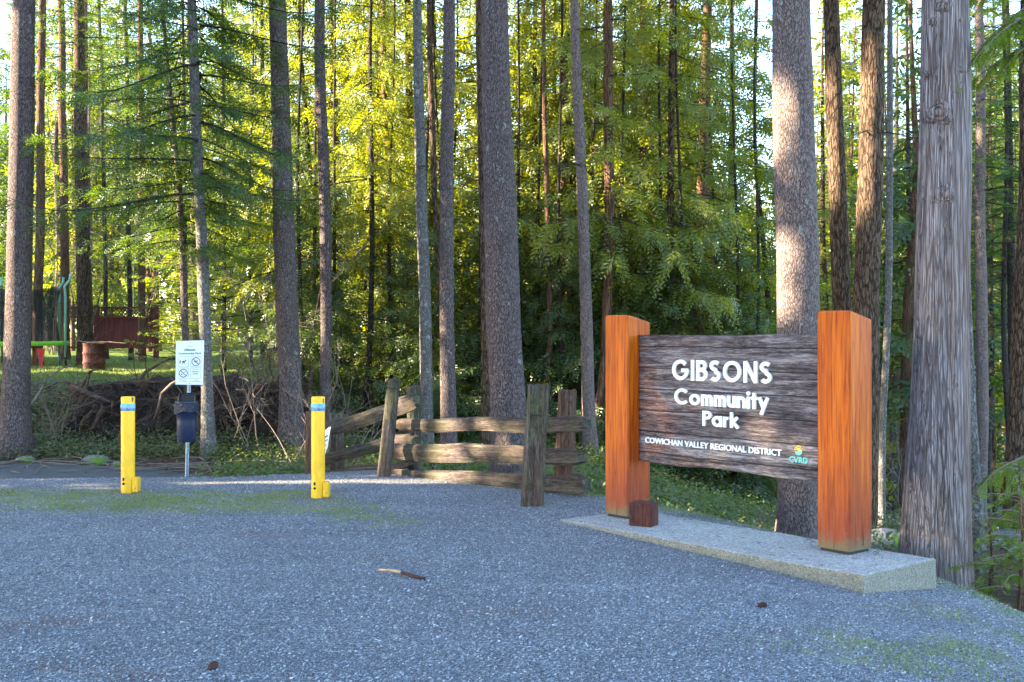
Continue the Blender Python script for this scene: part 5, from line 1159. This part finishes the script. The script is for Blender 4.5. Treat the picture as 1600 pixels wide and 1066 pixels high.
# litter: fallen twigs and cones on the lot and forest floor
def litter_twigs(P, L, r0, m, name, label):
    mb = MB(); r = np.random.default_rng(77)
    for (x, y, z, s) in P:
        a = r.uniform(0, 6.28); l = L * r.uniform(.3, 1.2); d = np.array([math.cos(a), math.sin(a), r.uniform(-.05, .12)]); p = np.array([x, y, z + r0]); k = r.normal(0, .06, 3) * l; k[2] = abs(k[2]) * .3
        mb.tube([p - d * l / 2, p + k, p + d * l / 2], [r0, r0, r0 * .4], 4)
    o = mesh_obj(name, np.vstack(mb.v), mb.f, M[m]); tag(o, label, 'twigs', None, 'stuff')
lt = lambda x, y: edge_s(x, y) < -.2 and x < 5
litter_twigs(pts_in(110, -50, 1650, 5.2, 12.3, lt, .004), .06, .0022, 'cone', 'twig_litter', 'tiny brown twigs and needles strewn over the gravel')
litter_twigs(np.vstack([pts_in(320, -30, 500, 15.5, 21, dz=.03), pts_in(260, 600, 1640, 14, 26, bank, .03)]), .7, .009, 'twig', 'fallen_twigs', 'fallen dead sticks scattered over the forest floor')
mbs = MB(); rs = np.random.default_rng(12)
for k in range(70):
    p = PAD0 + U * rs.uniform(.05, 2.9) + W * rs.uniform(.04, .86) + np.array([0, 0, .003]); a = rs.uniform(0, 6.28); l = rs.uniform(.008, .045); d_ = np.array([math.cos(a), math.sin(a), 0]) * l / 2; mbs.tube([p - d_, p + d_], .0016, 4)
tag(mesh_obj('slab_litter', np.vstack(mbs.v), mbs.f, M['cone']), 'needles and crumbs lying on the concrete slab', 'litter', None, 'stuff')
def pebbles(n):
    r = np.random.default_rng(91); P = []
    y = 5.0 + 8.2 * r.random(n * 2)**1.3; x = X(r.uniform(-40, 1640, n * 2), y); k = (edge_s(x, y) < .15); d0 = (np.stack([x, y], -1) - PAD0[:2]); u = d0 @ U[:2]; v = d0 @ W[:2]; k &= ~((u > -.02) & (u < 3) & (v > -.02) & (v < .92)); x, y = x[k][:n], y[k][:n]; z = ground_z(x, y) + .006; n = len(x)
    base = np.array([(1, 0, 0), (-1, 0, 0), (0, 1, 0), (0, -1, 0), (0, 0, 1), (0, 0, -1)], float); s = (.0035 + .0075 * r.random(n)**3)[:, None, None]
    ang = r.random((n, 3)) * 6.28; jit = 1 + r.uniform(-.35, .35, (n, 6, 1)); v = base[None] * jit * np.array([1.2, .9, .6]); ca, sa = np.cos(ang[:, 0])[:, None], np.sin(ang[:, 0])[:, None]
    vx = v[..., 0] * ca - v[..., 1] * sa; vy = v[..., 0] * sa + v[..., 1] * ca; t = ang[:, 1:2] * .25; vz = v[..., 2] + vx * np.sin(t) * .6
    V = np.stack([vx, vy, vz], -1) * s + np.stack([x, y, z], -1)[:, None]; tr = np.array([(0, 2, 4), (2, 1, 4), (1, 3, 4), (3, 0, 4), (2, 0, 5), (1, 2, 5), (3, 1, 5), (0, 3, 5)])
    Fq = (np.arange(n)[:, None, None] * 6 + tr[None]).reshape(-1, 3); o = mesh_obj('loose_gravel', V.reshape(-1, 3), Fq, M['stone']); tag(o, 'loose grey gravel stones covering the lot', 'gravel', None, 'stuff')
pebbles(90000)
def grass():
    r = np.random.default_rng(66); x = r.uniform(-6.5, 4.2, 400000); y = r.uniform(5.2, 13, 400000); m_ = moss_w(x, y) * (.4 + .9 * (fbm(x * 4, y * 4) > .47)); k = (m_ > r.uniform(.22, 1.25, len(x))) & (edge_s(x, y) < .3)
    d0 = (np.stack([x, y], -1) - PAD0[:2]); u = d0 @ U[:2]; v = d0 @ W[:2]; k &= ~((u > -.02) & (u < 3) & (v > -.02) & (v < .92)); x, y = x[k], y[k]; n = len(x); z = ground_z(x, y)
    a = r.uniform(0, 6.28, n); h = r.uniform(.012, .034, n); w_ = .0022; P = np.stack([x, y, z], -1); e = np.stack([np.cos(a), np.sin(a), 0 * a], -1); q = np.stack([-np.sin(a), np.cos(a), 0 * a], -1)
    tip = P + e * (h * r.uniform(.3, 1.4, n))[:, None] + np.stack([0 * h, 0 * h, h], -1); V = np.stack([P - q * w_, P + q * w_, tip], 1).reshape(-1, 3)
    o = mesh_obj('moss_and_grass', V, np.arange(n * 3).reshape(-1, 3), M['grass_blade']); o.name = 'grass'; tag(o, 'short mossy grass growing in patches through the gravel', 'grass', None, 'stuff')
grass()
def lawn_grass():
    r = np.random.default_rng(67); y = r.uniform(20.8, 33, 90000); x = X(r.uniform(-30, 420, len(y)), y); k = lawn(x, y) > r.random(len(x)); x, y = x[k], y[k]; n = len(x); z = ground_z(x, y); a = r.uniform(0, 6.28, n); h = r.uniform(.04, .10, n)
    P = np.stack([x, y, z], -1); e = np.stack([np.cos(a), np.sin(a), 0 * a], -1); q = np.stack([-np.sin(a), np.cos(a), 0 * a], -1); V = np.stack([P - q * .008, P + q * .008, P + e * .04 + np.stack([0 * h, 0 * h, h], -1)], 1).reshape(-1, 3)
    o = mesh_obj('lawn_grass', V, np.arange(n * 3).reshape(-1, 3), M['grass_blade']); tag(o, 'rough lawn grass around the barrel and trampoline', 'grass', None, 'stuff')
lawn_grass()

# ---------------------------------------------------------------- NEAR CEDAR SPRAYS (right edge), bough top right
def cedar_bough(name, label, start, dirs, seed, leaf=.034, lw=.007, thick=.012, mats=None):
    r = np.random.default_rng(seed); S, D, L = [], [], []; mb = MB()
    for (d0, ln, droop) in dirs:
        d0 = np.array(d0, float); d0 /= np.linalg.norm(d0); n = 12; P = [np.array(start, float)]; d = d0.copy()
        for k in range(n): d = d + [0, 0, -droop / n] + r.normal(0, .04, 3); d /= np.linalg.norm(d); P.append(P[-1] + d * ln / n)
        P = np.array(P); mb.tube(P, np.linspace(thick, .003, n + 1), 5, cap=False); s = np.linspace(0, 1, n + 1); m = int(ln / .045)
        for sg in (-1, 1):
            q = np.sort(r.uniform(.08, 1, m)); pos = np.stack([np.interp(q, s, P[:, k]) for k in range(3)], -1); tg = np.gradient(P, axis=0); td = np.stack([np.interp(q, s, tg[:, k]) for k in range(3)], -1); td /= np.linalg.norm(td, axis=1)[:, None]
            sd = np.cross(td, [0, 0, 1.]); sd /= np.linalg.norm(sd, axis=1)[:, None]; dd = td * .8 + sd * sg * .8 + r.normal(0, .15, td.shape); dd[:, 2] -= .35; dd /= np.linalg.norm(dd, axis=1)[:, None]
            S.append(pos); D.append(dd); L.append((.36 * ln * (1.1 - q)).clip(.05, .30) * r.uniform(.7, 1.1, m))
    S = np.vstack(S); D = np.vstack(D); L = np.concatenate(L); cnt = np.maximum(3, (L / .006).astype(int)); idx = np.repeat(np.arange(len(S)), cnt); k = np.arange(len(idx)) - np.repeat(np.cumsum(cnt) - cnt, cnt); f = (k + .5) / cnt[idx]
    d = D[idx]; P = S[idx] + d * (f * L[idx])[:, None]; P[:, 2] -= .35 * f**2 * L[idx]; sd = np.cross(d, np.array([0, 0, 1.]) + r.normal(0, .25, (len(S), 3))[idx]); sd /= np.linalg.norm(sd, axis=1)[:, None]; sg = np.where(k % 2 == 0, 1, -1)[:, None]
    ld = d * .8 + sd * sg * .65 + r.normal(0, .08, d.shape); ld /= np.linalg.norm(ld, axis=1)[:, None]; nr = np.cross(d, sd); wv = np.cross(ld, nr); l = (leaf * (1.2 - .7 * f) * r.uniform(.7, 1.2, len(f)))[:, None]; ww = wv * lw * .8
    Q = np.stack([P, P + ld * l * .5 + ww, P + ld * l, P + ld * l * .5 - ww], 1); nq = len(Q); tv = np.vstack(mb.v); V = np.vstack([tv, Q.reshape(-1, 3)]); Fq = np.vstack([np.array(mb.f), np.arange(nq * 4).reshape(-1, 4) + len(tv)])
    return V, Fq, np.concatenate([np.ones(len(mb.f), int), np.zeros(nq, int)])
def sapling(x, y, h, label, seed, lo=.1):
    z0 = gz(x, y); t = thing('cedar_sapling', (x, y, z0), label, 'sapling'); mb = MB(); mb.tube([(x, y, z0 - .1), (x + .03, y, z0 + h * .5), (x, y, z0 + h)], [.022, .014, .004], 7); mb.part('stem', M['red_bark'], t)
    r = np.random.default_rng(seed); Vs, Fs, ms, n = [], [], [], 0
    for k in range(int(h * 34)):
        q = lo + (1 - lo) * (k + .5) / (h * 34); a = r.uniform(0, 6.28); ln = (1.0 - q * .75) * h * .52 * r.uniform(.7, 1.1)
        V, Fq, mi = cedar_bough('', '', (x, y, z0 + h * q), [((math.cos(a), math.sin(a), .35), ln, .75)], seed * 50 + k, thick=.006); Vs.append(V); Fs.append(Fq + n); ms.append(mi); n += len(V)
    part('crown', np.vstack(Vs), np.vstack(Fs), [M['young_leaf'], M['twig']], t, mi=np.concatenate(ms))
sapling(X(1592, 8.7), 8.7, 1.1, 'bright green cedar sapling at the right edge beyond the gravel', 5)
sapling(X(1545, 9.6), 9.6, .6, 'small dark green cedar seedling at the foot of the huge cedar', 7)
sapling(X(1650, 9.4), 9.4, 1.35, 'taller cedar sapling reaching in from outside the right edge', 9)
t = thing('cedar_tree', (X(1720, 9.6), 9.6, gz(X(1720, 9.6), 9.6)), 'cedar just outside the frame whose green boughs hang in at top right', 'tree')
V, Fq, b_, at = trunk_mesh([(900, 1720, 60), (400, 1722, 55), (0, 1724, 50)], 9.6, 10, seed=4); part('trunk', V, Fq, M['cedar_bark'], t, True)
for k, (px, py, dr, ln) in enumerate(((1632, 20, (-1, -.2, -.25), 1.15), (1640, 60, (-1, .2, -.1), .95), (1640, -70, (-1, .1, -.15), 1.2), (1650, 700, (-1, -.1, -.08), .95), (1650, 760, (-1, -.3, -.1), .9), (1660, -20, (-1, -.1, -.35), 1.1))):
    V, Fq, mi = cedar_bough('', '', pix(px, py, 9.5), [(dr, ln, .9), (np.array(dr) + [0, .5, 0], ln * .8, .9), (np.array(dr) + [0, -.5, .0], ln * .7, 1.0)], 300 + k); part('bough', V, Fq, [M['young_leaf'], M['twig']], t, mi=mi)

# ---------------------------------------------------------------- BARE SHRUBS
def bare(px, y, h, label, seed, n=9, m='twig', spread=.6, group=None):
    r = np.random.default_rng(seed); x = X(px, y); z0 = gz(x, y); mb = MB()
    def grow(p, d, L, r0, dep):
        k = 6; P = [p]
        for i in range(k): d = d + r.normal(0, .13, 3); d[2] += .02; d /= np.linalg.norm(d); P.append(P[-1] + d * L / k)
        mb.tube(P, np.linspace(r0, r0 * .45, k + 1), 5 if dep == 0 else 3, cap=False)
        if dep < 3:
            for q in range(4 if dep < 2 else 3):
                i = r.integers(1, k + 1); nd = d + r.normal(0, .75, 3); nd /= np.linalg.norm(nd); grow(P[i], nd, L * r.uniform(.35, .6), r0 * .5, dep + 1)
    for i in range(n):
        a = r.uniform(0, 6.28); d = np.array([math.cos(a) * spread, math.sin(a) * spread, 1]); d /= np.linalg.norm(d); grow(np.array([x + r.normal(0, .12), y + r.normal(0, .12), z0 - .05]), d, h * r.uniform(.6, 1), .006 + .003 * h * .5, 0)
    o = mb.obj('bare_shrub', M[m], (x, y, z0)); tag(o, label, 'shrub', group)
bare(395, 17.6, 2.0, 'bare pale-stemmed shrub right of the bin, left of the stout fir', 1, 4, spread=.3); bare(355, 18.4, 1.7, 'bare twiggy shrub at the foot of the grey fir right of the bin', 2, 4)
bare(475, 16.8, 1.8, 'sparse bare shrub arching behind the right bollard', 3, 7, spread=.9); bare(545, 16.2, 1.6, 'bare shrub behind the left rails of the fence', 4, 6, spread=1.0); bare(425, 19.8, 2.8, 'taller bare brown shrub beside the stout fir', 5, 8, 'twig')
bare(90, 18.2, 1.5, 'bare brown shrub in front of the trampoline legs', 6, 7, 'twig'); bare(1405, 24, 3.2, 'grey bare shrub between the right post and the cedar', 7, 9, 'twig', .8); bare(1425, 28, 3.0, 'second grey bare shrub, hidden partly behind the cedar', 8, 9, 'twig', .8)
bare(130, 36, 9, 'tall leafless tree with pale brown branches above the trampoline', 9, 5, 'pale_twig', .35); bare(215, 40, 10, 'tall leafless tree with pale branches above the red fence', 10, 5, 'pale_twig', .3); bare(80, 42, 11, 'leafless tree with fine branches at top left', 12, 5, 'pale_twig', .3)
bare(1165, 12.6, .5, 'few pale dry stalks just behind the slab below the board', 11, 3)

# ---------------------------------------------------------------- SMALL THINGS ON THE GRAVEL
A = pix(592, 892, 7.82); Bq = pix(664, 907, 7.55); A[2] = gz(A[0], A[1]) + .016; Bq[2] = gz(Bq[0], Bq[1]) + .016
mid = A * .5 + Bq * .5; mid[2] += .012; pts = [A, A * .75 + Bq * .25 + [0, 0, .012], mid, A * .25 + Bq * .75 + [0, 0, .004], Bq]; st = thing('stick', tuple(mid - [0, 0, .02]), 'short broken stick, one end stripped pale, lying on the gravel', 'stick')
v, f = tube(pts[:3], [.007, .010, .010], 8); part('peeled_end', v, f, M['cut'], st, True); v, f = tube(pts[2:], [.012, .012, .010], 8); part('bark_end', v, f, M['cone'], st, True)
def cone(px, py, L, label, seed, az):
    d = F * (CH) / (py - HY); x = X(px, d); z = gz(x, d) ; r = np.random.default_rng(seed); mb = MB(); ax = np.array([math.cos(az), math.sin(az), .1]); c = np.array([x, d, z + L * .3])
    sd = np.cross(ax, Zv); sd /= np.linalg.norm(sd); up = np.cross(sd, ax)
    pr = [(-.5, .08), (-.35, .26), (-.1, .34), (.2, .30), (.4, .18), (.5, .04)]; mb.tube([c + ax * a * L for a, _ in pr], [q * L * .75 for _, q in pr], 10)
    for i in range(9):
        a0 = -.42 + i * .1; rr = np.interp(a0, [p[0] for p in pr], [p[1] for p in pr]) * L
        for k in range(8):
            th = (k + .5 * (i % 2)) * math.pi / 4; o = sd * math.cos(th) + up * math.sin(th); p = c + ax * a0 * L + o * rr * .7; tt = np.cross(o, ax) * L * .11
            mb.add([p - tt, p + tt, p + ax * L * .14 + o * L * .10 + tt * .7, p + ax * L * .16 + o * L * .12, p + ax * L * .14 + o * L * .10 - tt * .7], [(0, 1, 2, 3, 4)])
    o = mb.obj('pine_cone', M['cone'], (x, d, z)); tag(o, label, 'cone', 'cones fallen on the gravel')
cone(332, 1047, .062, 'dark fir cone on the gravel near the bottom edge', 1, 1.4); cone(1190, 937, .055, 'dark fir cone on the gravel in front of the slab', 2, .4)
